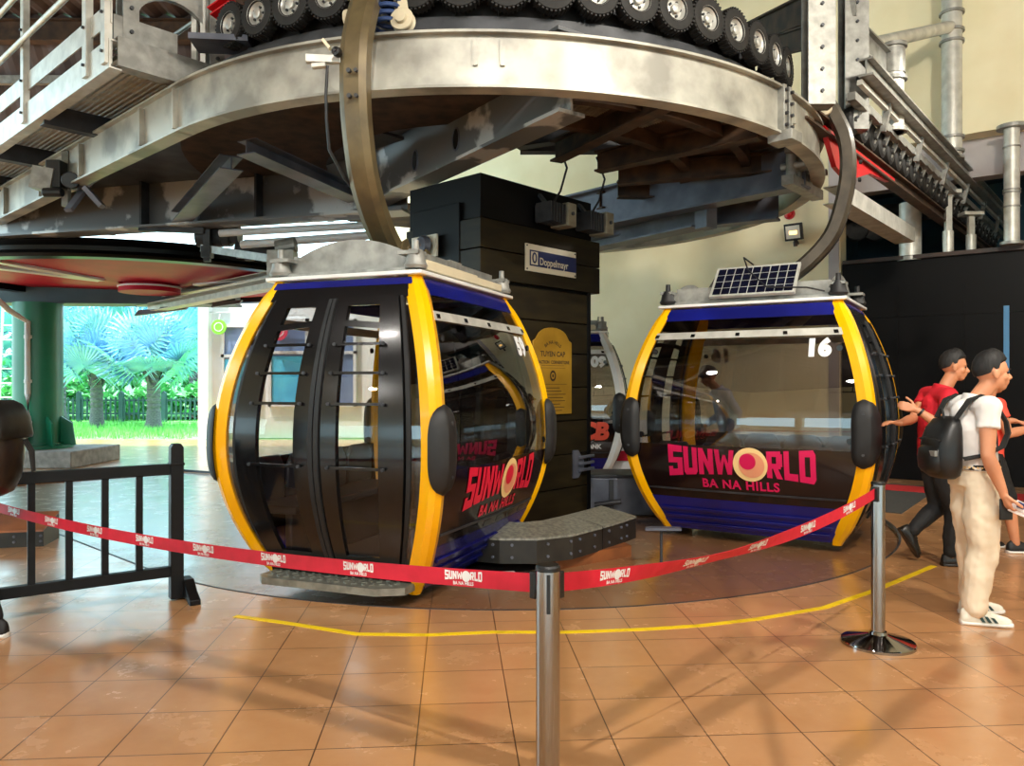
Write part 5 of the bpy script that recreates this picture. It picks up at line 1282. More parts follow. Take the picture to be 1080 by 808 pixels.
def belt(name, a, b, sag, label, twist, n=60, width=.06, z=.868):
    a = a+(b-a).normalized()*.055; b = b-(b-a).normalized()*.055
    L = (b-a).length; d = (b-a).normalized(); sd = V((d.y, -d.x, 0))
    if sd.y > 0: sd = -sd
    def pt(u, v, off=0.0):       # u metres along, v metres up the webbing
        f = u/L; c = a+d*u+Z_*(z-4*sag*f*(1-f)); th = twist(f)
        return c+(Z_*math.cos(th)+sd*math.sin(th))*v+(sd*math.cos(th)-Z_*math.sin(th))*off
    mb = MB(); rings = []
    for i in range(n+1):
        u = L*i/n; rings.append([pt(u, -width/2, .0007), pt(u, width/2, .0007), pt(u, width/2, -.0007), pt(u, -width/2, -.0007)])
    mb.loft(rings); o = mb.build(name, M['belt'], base=False, smooth=0); tag(o, label, 'belt')
    w, dx = logo_word(.165, .030); tv, tf = text2d('BA NA HILLS', .016, .0006)
    u = .29; flip = 1 if d.x > 0 else -1
    while u < L-.15:
        dec = MB(); 
        for _, (vs, fs) in w: dec.add([pt(u+flip*x, y+.008, .0016) for x, y in vs], fs)
        vs, fs = disc_poly(dx, .006, .019, 20); dec.add([pt(u+flip*x, y, .0018) for x, y in vs], fs)
        dec.add([pt(u+flip*x, y-.019, .0016) for x, y in tv], tf)
        dec.build('printed_logo', M['white_let'], o, smooth=0); u += .52
    return o
belt('barrier_belt', p1, p3, .17, 'red belt with white print running left from the foreground post', lambda f: .06*math.sin(f*9))
belt('barrier_belt', p1, p2, .085, 'red belt with white print sagging from the foreground post to the right post', lambda f: .75*math.exp(-((f-.36)/.2)**2))

# ------------------------------------------------------------------ black wooden railing at the left
A = V((-2.33, 5.38, 0)); d = V((-.81, -.586, 0)).normalized(); nn = V((d.y, -d.x, 0)); L = 2.3; ang = math.atan2(d.y, d.x)
t = thing('black_railing', 'black wooden railing with square balusters at the left', 'railing', A)
for k, q in enumerate((A, A+d*L)):
    mb = MB(); mb.box(q+Z_*.50, (.085, .085, .98), ang); mb.box(q+Z_*.94, (.095, .095, .018), ang); mb.prism([(-.042, 0), (.042, 0), (.042, .09), (.025, .115), (-.025, .115), (-.042, .09)], q+Z_*.965-nn*.042*(1 if True else -1), d, (0, 0, 1), -.084 if d.cross(Z_).dot(nn) < 0 else .084)
    mb.build('post', M['black_wood'], t, bevel=.005)
    mb = MB(); poly = [(-.24, 0), (-.17, 0), (-.15, .02), (.15, .02), (.17, 0), (.24, 0), (.24, .035), (.15, .075), (.06, .14), (-.06, .14), (-.15, .075), (-.24, .035)]
    mb.prism(poly, q-d*.035, nn, (0, 0, 1), .07); mb.build('foot', M['black_wood'], t, bevel=.005)
for z, h, nm in ((.905, .075, 'top_rail'), (.20, .07, 'bottom_rail')):
    mb = MB(); mb.bar(A+d*.02+Z_*z, A+d*(L-.02)+Z_*z, .055, h); mb.build(nm, M['black_wood'], t, bevel=.004)
k = .235
while k < L-.1:
    mb = MB(); mb.box(A+d*k+Z_*.555, (.042, .04, .65), ang); mb.build('baluster', M['black_wood'], t, bevel=.003); k += .207

# ------------------------------------------------------------------ fittings on the cream wall
def onwall(px, py):
    kx = (px-540)/F; Y = 66.4/(3*kx+4); return W(px, py, Y)
c = onwall(841, 246)+wn*.16
t = thing('wall_floodlight', 'black framed floodlight with amber element on the cream wall', 'lamp', c)
aim = (wn+V((-.1, 0, -.25))).normalized(); sx = aim.cross(Z_).normalized(); sy = sx.cross(aim).normalized()
mb = MB(); mb.prism([(-.15, -.14), (.15, -.14), (.15, .14), (-.15, .14)], c, -sx, sy, .07); fr = mb.build('housing', M['black_plastic'], t, bevel=.012)
o = c+aim*.07 if (-sx).cross(sy).dot(aim) > 0 else c+aim*.004
mb = MB(); mb.prism([(-.115, -.105), (.115, -.105), (.115, .105), (-.115, .105)], o, -sx, sy, .006 if (-sx).cross(sy).dot(aim) > 0 else -.006); mb.build('lens', M['lens'], t, smooth=0)
mb = MB(); mb.prism([(-.06, -.04), (.07, -.04), (.07, .02), (-.06, .02)], o+aim*.006, -sx, sy, .004 if (-sx).cross(sy).dot(aim) > 0 else -.004); mb.build('led_element', M['amber_led'], t, smooth=0)
mb = MB(); mb.bar(c-aim*.0-sy*.13, c-wn*.16-sy*.2, .05, .03); mb.cyl(c-sy*.16, c-sy*.24, .035, n=12); mb.build('bracket', M['steel_dk'], t, smooth=0)
c = onwall(833, 226); t = thing('alarm_beacon', 'round red beacon on the cream wall above the floodlight', 'beacon', c)
mb = MB(); mb.lathe([(0, 0), (.09, 0), (.09, .03), (.075, .035), (0, .035)], c, wn, 24); mb.build('mount_ring', M['red_bright'], t)
mb = MB(); mb.lathe([(.06, .035), (.055, .06), (.03, .08), (0, .085)], c, wn, 24); mb.build('lens', M['alarm'], t)

# lattice of flat bars hung under the hall roof, above the view; its bars draw the long shadows on the tiles
t = thing('lamp_lattice', 'slim steel lattice hung under the hall roof above the photographer', 'lattice', (0, .6, 3.6))
LP_ = V((0, -2, 7.2)); hb = 3.6
def bar_for(p, q):
    k = (LP_.z-hb)/LP_.z
    return [LP_+(fpt(*a)-LP_)*k for a in (p, q)]
for p, q in (((20, 672), (560, 812)), ((130, 672), (640, 806)), ((610, 775), (790, 668)), ((640, 812), (880, 680)), ((880, 806), (1060, 664)), ((760, 674), (1060, 686))):
    a, b = bar_for(p, q); mb = MB(); mb.bar(a, b, .045, .03); mb.build('lattice_bar', M['steel_dk'], t, smooth=0)
for x, y in ((-1.1, 1.0), (.1, .35), (.5, .4), (1.3, 1.0)):
    mb = MB(); mb.bar((x, y, hb), (x, y, 8.5), .02, .02); mb.build('hanger_rod', M['steel_dk'], t, smooth=0)
# ------------------------------------------------------------------ people
def cap(mb, p, q, r, r2, n=14):
    mb.cyl(p, q, r, r2, n); mb.sph(p, r, n, 8); mb.sph(q, r2, n, 8)
def chain(mb, pts):
    for (p, r), (q, r2) in zip(pts[:-1], pts[1:]): cap(mb, V(p), V(q), r, r2)
def fuse(mb, name, mat, parent, vox=.008, it=4):
    o = mb.build(name, mat, parent, local=True, smooth=0)
    m = o.modifiers.new('fuse', 'REMESH'); m.mode = 'VOXEL'; m.voxel_size = vox; m.use_smooth_shade = True
    s = o.modifiers.new('soften', 'SMOOTH'); s.factor = .5; s.iterations = it
    return o
_ct = bpy.data.textures.new('cloth', 'CLOUDS'); _ct.noise_scale = .13; _ct.noise_depth = 2
def folds(o, st):
    d = o.modifiers.new('folds', 'DISPLACE'); d.texture = _ct; d.strength = st; d.mid_level = .5; d.texture_coords = 'LOCAL'
    return o
def person(label, loc, rz, P, top, bottom, skin='skin', sleeve=.45, short=False, shoe='shoe_w', sole='sole_w', hat=None, group=None, collar=True, baggy=1.0, untuck=.0, stripes=False, belt=False):
    t = thing('person', label, 'person', loc, rz, group); S_ = M[skin]
    pel, chest, neck, head = V(P['pelvis']), V(P['chest']), V(P['neck']), V(P['head'])
    RH = Matrix.Rotation(P.get('yaw', 0), 3, 'Z') @ Matrix.Rotation(P.get('pitch', 0), 3, 'Y')
    hp = lambda x, y, z: head+RH @ V((x, y, z))
    up = (neck-pel).normalized(); lean = Matrix.Rotation(math.atan2(up.x, up.z), 3, 'Y')
    waist = pel.lerp(chest, .45)
    b = MB()
    b.sph(pel, (.115, .155, .12), 20, 12, lean); b.sph(waist, (.105, .14, .15), 20, 12, lean); b.sph(chest, (.115, .16, .17), 20, 12, lean)
    cap(b, V(P['shL']), V(P['shR']), .06, .06); cap(b, chest+V((-.02, 0, .1)), neck, .075, .056); cap(b, neck, head+V((-.012, 0, -.05)), .056, .054)
    # head: skull, jaw, brow, nose, lips, chin, ears
    b.sph(hp(-.012, 0, .03), (.097, .077, .09), 24, 14, RH); b.sph(hp(.012, 0, -.025), (.076, .062, .085), 22, 12, RH); b.sph(hp(.045, 0, -.082), (.036, .036, .028), 14, 8, RH)
    b.sph(hp(.068, 0, .022), (.022, .05, .014), 14, 8, RH); cap(b, hp(.080, 0, .008), hp(.102, 0, -.028), .010, .0145, 10); b.sph(hp(.092, .013, -.032), .0095, 8, 6); b.sph(hp(.092, -.013, -.032), .0095, 8, 6)
    b.sph(hp(.082, 0, -.054), (.014, .024, .008), 12, 6, RH); b.sph(hp(.079, 0, -.067), (.013, .021, .008), 12, 6, RH)
    for e in (-1, 1): b.sph(hp(-.010, e*.082, -.004), (.021, .010, .034), 12, 8, RH); b.sph(hp(.05, e*.042, -.022), (.024, .022, .024), 10, 6, RH)
    for sd in 'LR':
        e = 1 if sd == 'L' else -1
        sh, el, wr = V(P['sh'+sd]), V(P['el'+sd]), V(P['wr'+sd])
        chain(b, [(sh, .054), (sh.lerp(el, .4), .050), (el, .039)]); chain(b, [(el, .039), (el.lerp(wr, .3), .043), (wr, .027)])
        hd = V(P.get('hd'+sd, wr-el)).normalized(); pn = V(P.get('pn'+sd, (0, -e, 0)))     # hand direction, palm side
        pn = (pn-hd*pn.dot(hd)).normalized(); ac = hd.cross(pn).normalized()
        th = P.get('thumb'+sd, 1)
        cap(b, wr, wr+hd*.03, .026, .024)
        for k in range(4): cap(b, wr+hd*.02+ac*(.004*(k-1.5)), wr+hd*.088+ac*(.019*(k-1.5)), .016, .0125)
        cu = P.get('curl'+sd, .5)
        for k in range(4):
            ln = (.070, .080, .075, .058)[k]*.95; p0 = wr+hd*.09+ac*(.0195*(k-1.5)); d0 = hd
            for j in range(3):
                d1 = (d0*math.cos(cu*(.5+.5*j))+pn*math.sin(cu*(.5+.5*j))).normalized(); q0 = p0+d1*ln*(.45, .32, .25)[j]; cap(b, p0, q0, .0098-.001*j, .0092-.001*j, 8); p0, d0 = q0, d1
        p0 = wr+hd*.03+ac*(-.026*th); d0 = (hd*.7-ac*th*.7+pn*.25).normalized()
        for ln in (.04, .03, .025):
            q0 = p0+d0*ln; cap(b, p0, q0, .0118, .0105, 8); p0 = q0; d0 = (d0+hd*.35+pn*.35*cu).normalized()
        hi, kn, an = V(P['hip'+sd]), V(P['kn'+sd]), V(P['an'+sd])
        chain(b, [(hi, .082), (hi.lerp(kn, .35), .076), (kn, .052)]); chain(b, [(kn, .052), (kn.lerp(an, .3), .056), (an, .036)])
    fuse(b, 'body', S_, t, .0065, 4)
    # eyes and brows
    ey = MB()
    for e in (-1, 1): ey.sph(hp(.075, e*.030, .003), (.008, .013, .0065), 10, 6, RH)
    ey.build('eyes', M['hair'], t, local=True)
    br = MB()
    for e in (-1, 1): br.sph(hp(.086, e*.032, .026), (.006, .020, .0045), 10, 6, RH)
    br.build('eyebrows', M['hair'], t, local=True)
    # hair: a cap that ends along a hairline
    h = MB(); nu, nv = 40, 14; rn = random.Random(len(label)); vs = []
    for lay in (0, 1):
        for j in range(nv+1):
            for i in range(nu):
                az = 2*PI*i/nu; f = .5+.5*math.cos(az); s_ = abs(math.sin(az))
                mx = math.radians(118-54*f**1.2-16*s_*(1 if math.cos(az) > -.2 else 0)+(14 if abs(math.cos(az)-.1) < .16 else 0)); th = mx*j/nv
                rr = (1.15-.07*(j/nv)**2+.02*rn.random() if lay == 0 else .93); z_ = .10 if lay == 0 else .085
                lift = .012*max(0, math.cos(th))*(1+.8*f) if lay == 0 else 0
                vs.append(hp(-.012+.097*rr*math.sin(th)*math.cos(az), .0775*rr*math.sin(th)*math.sin(az), .03+z_*rr*math.cos(th)*.97+lift))
    n0 = nu*(nv+1); fs = []
    for j in range(nv):
        for i in range(nu):
            a, c = j*nu+i, j*nu+(i+1) % nu; fs += [(a, c, c+nu, a+nu), (n0+a, n0+a+nu, n0+c+nu, n0+c)]
    for i in range(nu): a, c = nv*nu+i, nv*nu+(i+1) % nu; fs.append((a, c, n0+c, n0+a))
    h.add(vs, fs); h.build('hair', M['hair'], t, local=True, smooth=50)
    if hat:
        c = MB(); c.sph(hp(-.012, 0, .055), (.112, .094, .088), 24, 12, RH); c.build('cap', M[hat], t, local=True)
        c = MB(); poly = [(.0, -.08), (.07, -.078), (.11, -.045), (.12, 0), (.11, .045), (.07, .078), (0, .08)]
        x = RH @ V((1, 0, -.28)); y = RH @ V((0, 1, 0)); c.prism(poly, hp(.06, 0, .062), x, y, .008); c.build('cap_visor', M[hat], t, local=True, bevel=.003)
    # shirt
    s = MB(); g = .016
    low = pel+V((0, 0, .02-untuck))
    s.sph(chest, (.128, .175, .18), 22, 14, lean); s.sph(waist, (.125, .16, .17), 22, 14, lean)
    cap(s, V(P['shL']), V(P['shR']), .075, .075); cap(s, chest+V((-.02, 0, .1)), neck+V((-.005, 0, -.035)), .10, .072)
    rings = []
    for f, rx, ry in ((0, .132, .172), (.35, .136, .170), (.7, .132, .168), (1, .125, .168)):
        c = low.lerp(chest, f); rings.append([c+lean @ V((rx*math.cos(2*PI*i/26), ry*math.sin(2*PI*i/26), 0)) for i in range(26)])
    s.loft(rings)
    for sd in 'LR':
        sh, el = V(P['sh'+sd]), V(P['el'+sd]); q = sh.lerp(el, sleeve if sleeve < 1 else 1.0); s.cyl(sh, q, .072, .066, 18); s.sph(sh, .074, 16, 10)
        if sleeve >= 1: s.cyl(el, V(P['wr'+sd]), .056, .042, 16); s.sph(el, .058, 14, 8)
    folds(fuse(s, 'shirt', M[top], t, .008, 5), .022)
    if collar:
        c = MB(); nk = neck+V((-.006, 0, -.02)); rings = []
        n = 28
        for r, z in ((.066, -.01), (.070, .028), (.078, .03), (.092, -.012), (.088, -.022)):
            rings.append([nk+lean @ V((r*math.cos(2*PI*i/n)*1.08, r*math.sin(2*PI*i/n), z+.018*(-math.cos(2*PI*i/n)))) for i in range(n)])
        c.loft(rings, cap=False); o = c.build('collar', M[top], t, local=True, smooth=50)
        md = o.modifiers.new('thick', 'SOLIDIFY'); md.thickness = .004
    # trousers
    r = MB(); r.sph(pel, (.130, .168, .125), 22, 12, lean)
    rings = []
    for z, rx, ry in ((.085, .118, .155), (.03, .124, .162), (-.05, .13, .168)): rings.append([pel+V((rx*math.cos(2*PI*i/26), ry*math.sin(2*PI*i/26), z)) for i in range(26)])
    r.loft(rings)
    for sd in 'LR':
        hi, kn, an = V(P['hip'+sd]), V(P['kn'+sd]), V(P['an'+sd])
        if short: chain(r, [(hi, .098), (hi.lerp(kn, .92), .082)])
        else:
            k = baggy; m1 = hi.lerp(kn, .45); m2 = kn.lerp(an, .45)
            chain(r, [(hi, .097), (m1, .090*k), (kn, .073*k), (m2, .068*k), (kn.lerp(an, .92), .060*k)])
    folds(fuse(r, 'trousers', M[bottom], t, .008, 5), .030)
    if belt:
        c = MB(); n = 40; 
        c.loft([[pel+V((.128*e*math.cos(2*PI*i/n), .166*e*math.sin(2*PI*i/n), z)) for i in range(n)] for e, z in ((1.0, .06), (1.03, .06), (1.03, .092), (1.0, .092))]); c.build('belt', M['strap'], t, local=True)
        c = MB()
        for i in range(18, 40):
            a = 2*PI*i/n; p = pel+V((.134*math.cos(a), .173*math.sin(a), .076)); c.box(p, (.012, .010, .010), a)
        c.build('belt_studs', M['gold_disc'], t, local=True)
    # shoes
    for sd in 'LR':
        an = V(P['an'+sd]); fd = V(P.get('fd'+sd, (1, 0, 0))).normalized(); la = V((0, 0, 1)).cross(fd).normalized(); fu = fd.cross(la).normalized()
        o = an-fu*.085; Q = lambda x, y, z: o+fd*x+la*y+fu*z
        rings = []; srings = []; n = 18
        for x, w, hh in ((-.075, .022, .05), (-.068, .033, .075), (-.04, .039, .095), (0, .040, .10), (.05, .041, .085), (.10, .045, .062), (.15, .046, .048), (.185, .038, .038), (.205, .022, .026)):
            ring = []; sr_ = []
            for i in range(n):
                a = 2*PI*i/n; c, s_ = math.cos(a), math.sin(a)
                ring.append(Q(x, w*c*(1-.25*max(0, s_)), .018+hh*(max(0, s_)**.8)-.006*max(0, -s_)))
                sr_.append(Q(x*1.03, (w+.005)*c, .026*(.5+.5*max(-1, min(1, s_*1.6)))))
            rings.append(ring); srings.append(sr_)
        m = MB(); m.loft(rings); sho = m.build('shoe', M[shoe], t, local=True, smooth=60)
        m = MB(); m.loft(srings); m.build('sole', M[sole], sho, local=True, smooth=40)
        if stripes:
            for e in (-1, 1):
                m = MB()
                for k in range(3):
                    x = .035+.035*k; y = e*.0435; m.add([Q(x, y*1.0, .028), Q(x+.018, y*1.02, .028), Q(x-.004, y*.86, .068-.006*k), Q(x-.022, y*.86, .070-.006*k)], [(0, 1, 2, 3)])
                o_ = m.build('side_stripes', M['stripe'], sho, local=True, smooth=0); md = o_.modifiers.new('thick', 'SOLIDIFY'); md.thickness = .008; md.offset = 0
        m = MB()
        for k in range(4): m.bar(Q(.045+.02*k, -.022, .098-.011*k), Q(.045+.02*k, .022, .098-.011*k), .007, .006)
        m.build('laces', M[sole] if shoe == 'shoe_w' else M[shoe], sho, local=True)
    return t
# man in white
PW = dict(pelvis=(.0, 0, .90), chest=(-.02, 0, 1.20), neck=(.035, 0, 1.405), head=(.125, 0, 1.56), yaw=-.15, pitch=-.02,
          shR=(-.01, -.178, 1.35), shL=(-.01, .178, 1.35), elR=(-.05, -.235, 1.06), wrR=(.035, -.245, .845), hdR=(.25, 0, -1), pnR=(1, .2, 0), curlR=.85, thumbR=-1,
          elL=(-.03, .23, 1.07), wrL=(.07, .22, .86), hdL=(.2, 0, -1), hipR=(0, -.085, .87), hipL=(.01, .085, .87), knR=(.0, -.10, .47), knL=(.05, .10, .47), anR=(-.06, -.11, .085), anL=(.06, .12, .085), fdR=(1, -.28, 0), fdL=(1, .05, 0))
mw = person('person in white polo shirt and cream trousers with a black backpack, looking right', (2.93, 4.93, 0), 0, PW, 'shirt_w', 'trouser_c', baggy=1.22, stripes=True, belt=True, untuck=-.03)
def to_w(root, p): return XF[root.name] @ V(p)
# his backpack, straps, phone and leaflet
bp = thing('backpack', 'black backpack worn by the person in white', 'backpack', to_w(mw, (-.22, 0, .88)))
b = MB(); rings = []
for z, rx, ry, cx_ in ((.90, .05, .10, -.195), (.925, .075, .14, -.20), (.98, .088, .155, -.205), (1.06, .09, .16, -.205), (1.14, .085, .155, -.20), (1.22, .07, .14, -.185), (1.27, .05, .11, -.17), (1.29, .02, .06, -.16)):
    rings.append([to_w(mw, (cx_+rx*(abs(math.cos(a))**.7)*math.copysign(1, math.cos(a)), ry*(abs(math.sin(a))**.7)*math.copysign(1, math.sin(a)), z)) for a in [2*PI*i/28 for i in range(28)]])
b.loft(rings); b.build('pack_body', M['pack'], bp, smooth=60)
b = MB(); rings = []
for z, rx, ry, cx_ in ((.935, .03, .09, -.27), (.96, .042, .115, -.272), (1.02, .045, .12, -.275), (1.08, .04, .115, -.272), (1.11, .02, .09, -.265)):
    rings.append([to_w(mw, (cx_+rx*math.cos(a), ry*(abs(math.sin(a))**.7)*math.copysign(1, math.sin(a)), z)) for a in [2*PI*i/24 for i in range(24)]])
b.loft(rings); b.build('front_pocket', M['pack'], bp, smooth=60)
b = MB(); b.tube([to_w(mw, (-.275, -.12+.24*i/10, 1.14+.012*math.sin(PI*i/10))) for i in range(11)], .006, 8); b.build('zip', M['strap'], bp)
b = MB(); b.box(to_w(mw, (-.30, -.085, 1.06)), (.02, .07, .035)); b.build('badge', M['galv'], bp, bevel=.004)
for e in (-1, 1):
    pts = [(-.17, e*.11, 1.28), (-.10, e*.13, 1.395), (-.02, e*.135, 1.425), (.06, e*.140, 1.37), (.115, e*.150, 1.26), (.118, e*.165, 1.19), (.07, e*.185, 1.11), (-.03, e*.185, 1.06), (-.14, e*.14, 1.03)]
    b = MB(); b.sweep([to_w(mw, p) for p in pts], [(-.005, -.022), (.005, -.022), (.005, .022), (-.005, .022)], up=(0, 1, 0.15)); b.build('shoulder_strap', M['strap'], bp, smooth=40)
b = MB(); b.tube([to_w(mw, (-.20, -.03+.06*i/8, 1.275+.06*math.sin(PI*i/8))) for i in range(9)], .008, 8); b.build('carry_loop', M['strap'], bp)
b = MB(); b.box(to_w(mw, (.06, -.235, .735)), (.085, .012, .13), .1); tag(b.build('phone', M['phone'], bevel=.006), 'black phone held by the person in white', 'phone')
b = MB(); a = to_w(mw, (.075, -.255, .765)); q = to_w(mw, (.30, -.26, .665)); b.bar(a, q, .02, .075); b.bar(a+V((.02, -.014, .01)), q+V((-.03, -.012, .015)), .006, .055)
lf = b.build('leaflet', M['paper'], bevel=.003); tag(lf, 'folded white leaflet held by the person in white', 'leaflet')
b = MB(); b.bar(a+V((.03, -.02, .008)), a+V((.07, -.02, -.01)), .008, .035); b.build('print', M['paper_b'], lf, smooth=0)
b = MB(); b.tube([to_w(mw, p) for p in ((-.02, -.07, 1.405), (.06, -.075, 1.375), (.105, -.05, 1.28), (.135, -.03, 1.15), (.145, -.02, 1.02))], .006, 8); b.box(to_w(mw, (.148, -.02, .97)), (.012, .06, .09)); tag(b.build('lanyard', M['strap']), 'black lanyard round the neck of the person in white', 'lanyard')
# man in red pushing the cabin
PR = dict(pelvis=(.0, 0, .88), chest=(.0, 0, 1.22), neck=(.07, 0, 1.46), head=(.15, 0, 1.63), yaw=-.35, pitch=.05,
          shR=(.0, -.18, 1.39), shL=(.02, .18, 1.40), elR=(-.10, -.30, 1.14), wrR=(-.27, -.22, 1.28), hdR=(-1, .2, .35), pnR=(-.3, 1, 0), curlR=.6, elL=(-.14, .10, 1.20), wrL=(-.33, -.06, 1.17), hdL=(-1, -.1, .1), pnL=(0, 0, -1), curlL=.5,
          hipR=(0, -.085, .86), hipL=(0, .085, .86), knR=(.09, -.09, .47), knL=(.06, .09, .46), anR=(.07, -.09, .085), anL=(-.16, .09, .25), fdR=(1, -.1, 0), fdL=(.55, 0, -.85))
mr = person('person in red polo shirt and black trousers pushing the right gondola', (3.53, 6.45, 0), 0, PR, 'shirt_r', 'trouser_k', 'skin2', shoe='shoe_l', sole='shoe_l', untuck=.04)
b = MB(); b.lathe([(.03, -.01), (.037, -.008), (.037, .008), (.03, .01)], to_w(mr, (-.25, -.228, 1.265)), (-.17, .08, .14), 18); tag(b.build('wristwatch', M['black_plastic']), 'black watch on the wrist of the person in red', 'watch')
b = MB(); b.tube([to_w(mr, p) for p in ((.05, -.085, 1.455), (-.02, -.16, 1.45), (-.06, -.19, 1.35), (-.07, -.17, 1.22), (-.06, -.15, 1.05))], .007, 8); tag(b.build('sling_strap', M['strap']), 'thin black strap over the shoulder of the person in red', 'strap')
# man in orange red behind
PO = dict(pelvis=(.0, 0, .86), chest=(-.0, 0, 1.17), neck=(.02, 0, 1.36), head=(.07, 0, 1.52), shR=(.0, -.175, 1.30), shL=(.0, .175, 1.30), elR=(.06, -.23, 1.06), wrR=(.30, -.2, 1.11), hdR=(1, .1, .05), pnR=(0, 1, 0), curlR=.5, elL=(.08, .2, 1.08), wrL=(.29, .08, 1.16), hdL=(1, -.2, -.2), pnL=(0, 0, -1), curlL=.6,
          hipR=(0, -.085, .84), hipL=(0, .085, .84), knR=(.14, -.10, .46), knL=(.05, .10, .45), anR=(.20, -.11, .085), anL=(.03, .11, .085))
person('person in orange red shirt and dark shorts, mostly hidden behind the person in white', (4.24, 6.95, 0), 0, PO, 'shirt_o', 'trouser_k', 'skin2', short=True, shoe='shoe_k', collar=False, untuck=.06)
# man with cap behind the right cabin, seen through its glass
PC = dict(pelvis=(-.08, 0, .92), chest=(.0, 0, 1.24), neck=(.09, 0, 1.43), head=(.19, 0, 1.575), pitch=.35, shR=(.03, -.18, 1.36), shL=(.03, .18, 1.36), elR=(-.02, -.25, 1.10), wrR=(.16, -.24, .96), elL=(-.10, .25, 1.12), wrL=(.03, .28, .90),
          hipR=(-.08, -.085, .90), hipL=(-.08, .085, .90), knR=(-.04, -.1, .49), knL=(-.06, .1, .49), anR=(-.08, -.11, .085), anL=(-.1, .11, .085))
person('person in cap and pale blue shirt seen through the glass of the right gondola', (2.66, 9.75, -.0), PI, PC, 'shirt_b', 'trouser_c', 'skin2', sleeve=1.0, hat='cap_k', untuck=.02)
# person cut off by the left edge of the photo, with a backpack
PB = dict(pelvis=(.0, 0, .90), chest=(.01, 0, 1.22), neck=(.03, 0, 1.42), head=(.07, 0, 1.58), shR=(.0, -.18, 1.36), shL=(.0, .18, 1.36), elR=(.02, -.24, 1.08), wrR=(.12, -.22, .88), elL=(.02, .24, 1.08), wrL=(.12, .22, .88),
          hipR=(0, -.085, .88), hipL=(0, .085, .88), knR=(.03, -.1, .48), knL=(.03, .1, .48), anR=(-.105, -.11, .085), anL=(.20, .11, .085), hdR=(.2, 0, -1), hdL=(.2, 0, -1))
me_ = person('person cut off by the left edge, only a shoe heel in view', (-3.16, 4.47, 0), PI, PB, 'trouser_k', 'trouser_k', shoe='shoe_k', sole='poster_blue' if False else 'sole_w')
bg = thing('leather_backpack', 'dark brown leather backpack at the left edge of the photo', 'backpack', to_w(me_, (-.2, 0, .85)))
b = MB(); rings = []
for z, rx, ry, cx_ in ((.845, .03, .08, -.17), (.87, .06, .12, -.19), (.95, .085, .15, -.20), (1.05, .10, .16, -.205), (1.15, .105, .16, -.205), (1.25, .10, .15, -.195), (1.33, .08, .13, -.18), (1.385, .04, .08, -.16)):
    rings.append([to_w(me_, (cx_+rx*math.cos(a), ry*(abs(math.sin(a))**.7)*math.copysign(1, math.sin(a)), z)) for a in [2*PI*i/28 for i in range(28)]])
b.loft(rings); b.build('pack_body', M['bag'], bg, smooth=60)
b = MB(); rings = []
for z, rx, cx_ in ((1.18, .012, -.30), (1.20, .02, -.305), (1.30, .03, -.285), (1.375, .04, -.23), (1.40, .05, -.17)):
    rings.append([to_w(me_, (cx_+rx*math.cos(a), .155*(abs(math.sin(a))**.6)*math.copysign(1, math.sin(a)), z)) for a in [2*PI*i/24 for i in range(24)]])
b.loft(rings); b.build('flap', M['pack'], bg, smooth=60)
for k in range(3):
    b = MB(); b.tube([to_w(me_, (-.30, -.10+.02*k, 1.17)), to_w(me_, (-.33, -.12+.02*k, 1.10)), to_w(me_, (-.335-.012*k, -.12+.03*k, .98))], .006, 6); b.build('tassel', M['strap'], bg)
for e in (-1, 1):
    b = MB(); b.sweep([to_w(me_, p) for p in ((-.14, e*.1, 1.3), (-.07, e*.12, 1.41), (.0, e*.13, 1.445), (.08, e*.14, 1.38), (.13, e*.15, 1.25), (.09, e*.18, 1.08), (-.05, e*.17, .98), (-.14, e*.12, .93))], [(-.005, -.02), (.005, -.02), (.005, .02), (-.005, .02)], up=(0, 1, .15)); b.build('shoulder_strap', M['bag'], bg, smooth=40)
# ------------------------------------------------------------------ every small fitting becomes a part of its own
def loosen(names):
    for o in [o for o in SC.objects if o.type == 'MESH' and o.parent and o.name.split('.')[0] in names]:
        me = o.data; n = len(me.vertices); par = list(range(n))
        def find(a):
            while par[a] != a: par[a] = par[par[a]]; a = par[a]
            return a
        for e in me.edges:
            a, b = find(e.vertices[0]), find(e.vertices[1])
            if a != b: par[a] = b
        isl = {}
        for p in me.polygons: isl.setdefault(find(p.vertices[0]), []).append(p)
        if len(isl) < 2: continue
        co = [v.co.copy() for v in me.vertices]; mt = me.materials[0]; base = o.name.split('.')[0]; sm = me.polygons[0].use_smooth
        for k, ps in enumerate(isl.values()):
            ids = sorted({i for p in ps for i in p.vertices}); ix = {v: i for i, v in enumerate(ids)}
            m2 = bpy.data.meshes.new(base); m2.from_pydata([co[i] for i in ids], [], [[ix[i] for i in p.vertices] for p in ps]); m2.materials.append(mt)
            if k == 0: o.data = m2
            else:
                q = o.copy(); q.data = m2; COL.objects.link(q)
loosen({'bolt', 'screw', 'clip', 'pane_fixing', 'eyes', 'eyebrows', 'wheel_nut', 'pipe_collar'})
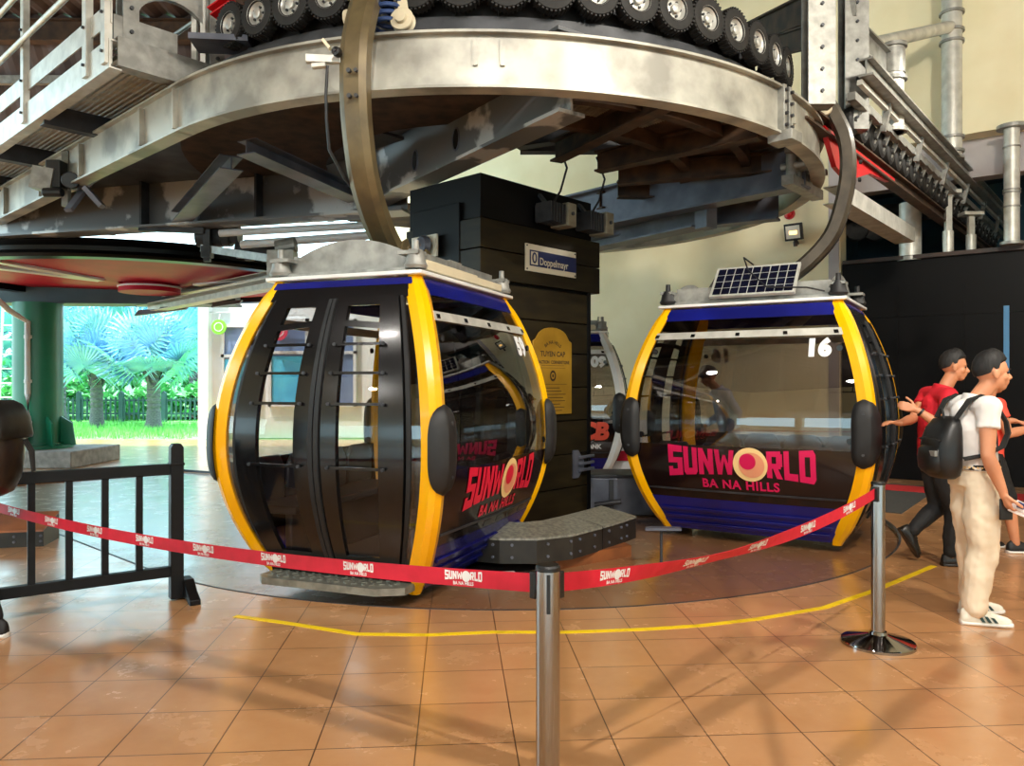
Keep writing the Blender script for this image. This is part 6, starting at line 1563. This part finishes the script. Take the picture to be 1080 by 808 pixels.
# ------------------------------------------------------------------ light and camera
w = bpy.data.worlds.new('World'); SC.world = w; w.use_nodes = True
bgn = w.node_tree.nodes['Background']; bgn.inputs['Color'].default_value = (0.62, 0.90, 1.0, 1); bgn.inputs['Strength'].default_value = 4.0
def area(name, loc, tgt, size, power, col=(1, .9, .76), sy=None):
    l = bpy.data.lights.new(name, 'AREA'); l.energy = power; l.color = col; l.size = size
    if sy: l.shape = 'RECTANGLE'; l.size_y = sy
    o = bpy.data.objects.new(name, l); COL.objects.link(o); o.location = loc
    o.rotation_euler = (V(tgt)-V(loc)).to_track_quat('-Z', 'Y').to_euler(); return o
def spot(name, loc, tgt, power, ang, col=(1, .92, .8), rad=.08, blend=.4):
    l = bpy.data.lights.new(name, 'SPOT'); l.energy = power; l.color = col; l.spot_size = math.radians(ang); l.spot_blend = blend; l.shadow_soft_size = rad
    o = bpy.data.objects.new(name, l); COL.objects.link(o); o.location = loc
    o.rotation_euler = (V(tgt)-V(loc)).to_track_quat('-Z', 'Y').to_euler(); return o
# lamps under the hall roof
for i, (x, y) in enumerate(((-4, -3), (0, -3), (4, -3), (8, -2), (-6, 1.5), (2, 1.0), (7, 3.0))):
    l = bpy.data.lights.new('hall_lamp', 'POINT'); l.energy = 215; l.color = (1, .94, .86); l.shadow_soft_size = .16
    o = bpy.data.objects.new('hall_lamp', l); COL.objects.link(o); o.location = (x, y, 6.6)
spot('flood_left', (-5.6, 1.2, 3.4), (-.4, 6.0, 3.7), 110, 70, (1, .97, .92))
spot('flood_hall', (0, -2, 7.2), (0, 3.6, 0), 1500, 70, (1, .95, .88), .03)
area('flood_right', (3.6, 2.0, 5.9), (5.5, 12.0, 3.6), .5, 300, (1, .92, .78))
spot('added_fill', (6.2, 7.6, 5.6), (2.4, 10.2, 1.2), 420, 75, (1, .95, .85), .06)  # added spot that brightens the capped person; no known lamp hangs here
sun = bpy.data.lights.new('sun', 'SUN'); sun.energy = 9.0; sun.color = (1, .97, .9); sun.angle = .01
so = bpy.data.objects.new('sun', sun); COL.objects.link(so); so.rotation_euler = V((.35, .25, -1)).to_track_quat('-Z', 'Y').to_euler()
cam = bpy.data.cameras.new('camera'); cam.sensor_fit = 'HORIZONTAL'; cam.sensor_width = 36; cam.lens = 36*F/1080; cam.clip_start = .05; cam.clip_end = 300
co = bpy.data.objects.new('camera', cam); COL.objects.link(co); co.location = (0, 0, CAMZ); co.rotation_euler = (PI/2, 0, 0); SC.camera = co
SC.view_settings.view_transform = 'Standard'; SC.view_settings.look = 'None'; SC.view_settings.gamma = 1; SC.view_settings.use_curve_mapping = False
SC.view_settings.exposure = 0.22
cy_ = SC.cycles; cy_.max_bounces = 8; cy_.diffuse_bounces = 4; cy_.glossy_bounces = 4; cy_.transparent_max_bounces = 24; cy_.transmission_bounces = 4
cy_.caustics_reflective = False; cy_.caustics_refractive = False; cy_.use_denoising = True; cy_.sample_clamp_indirect = 6
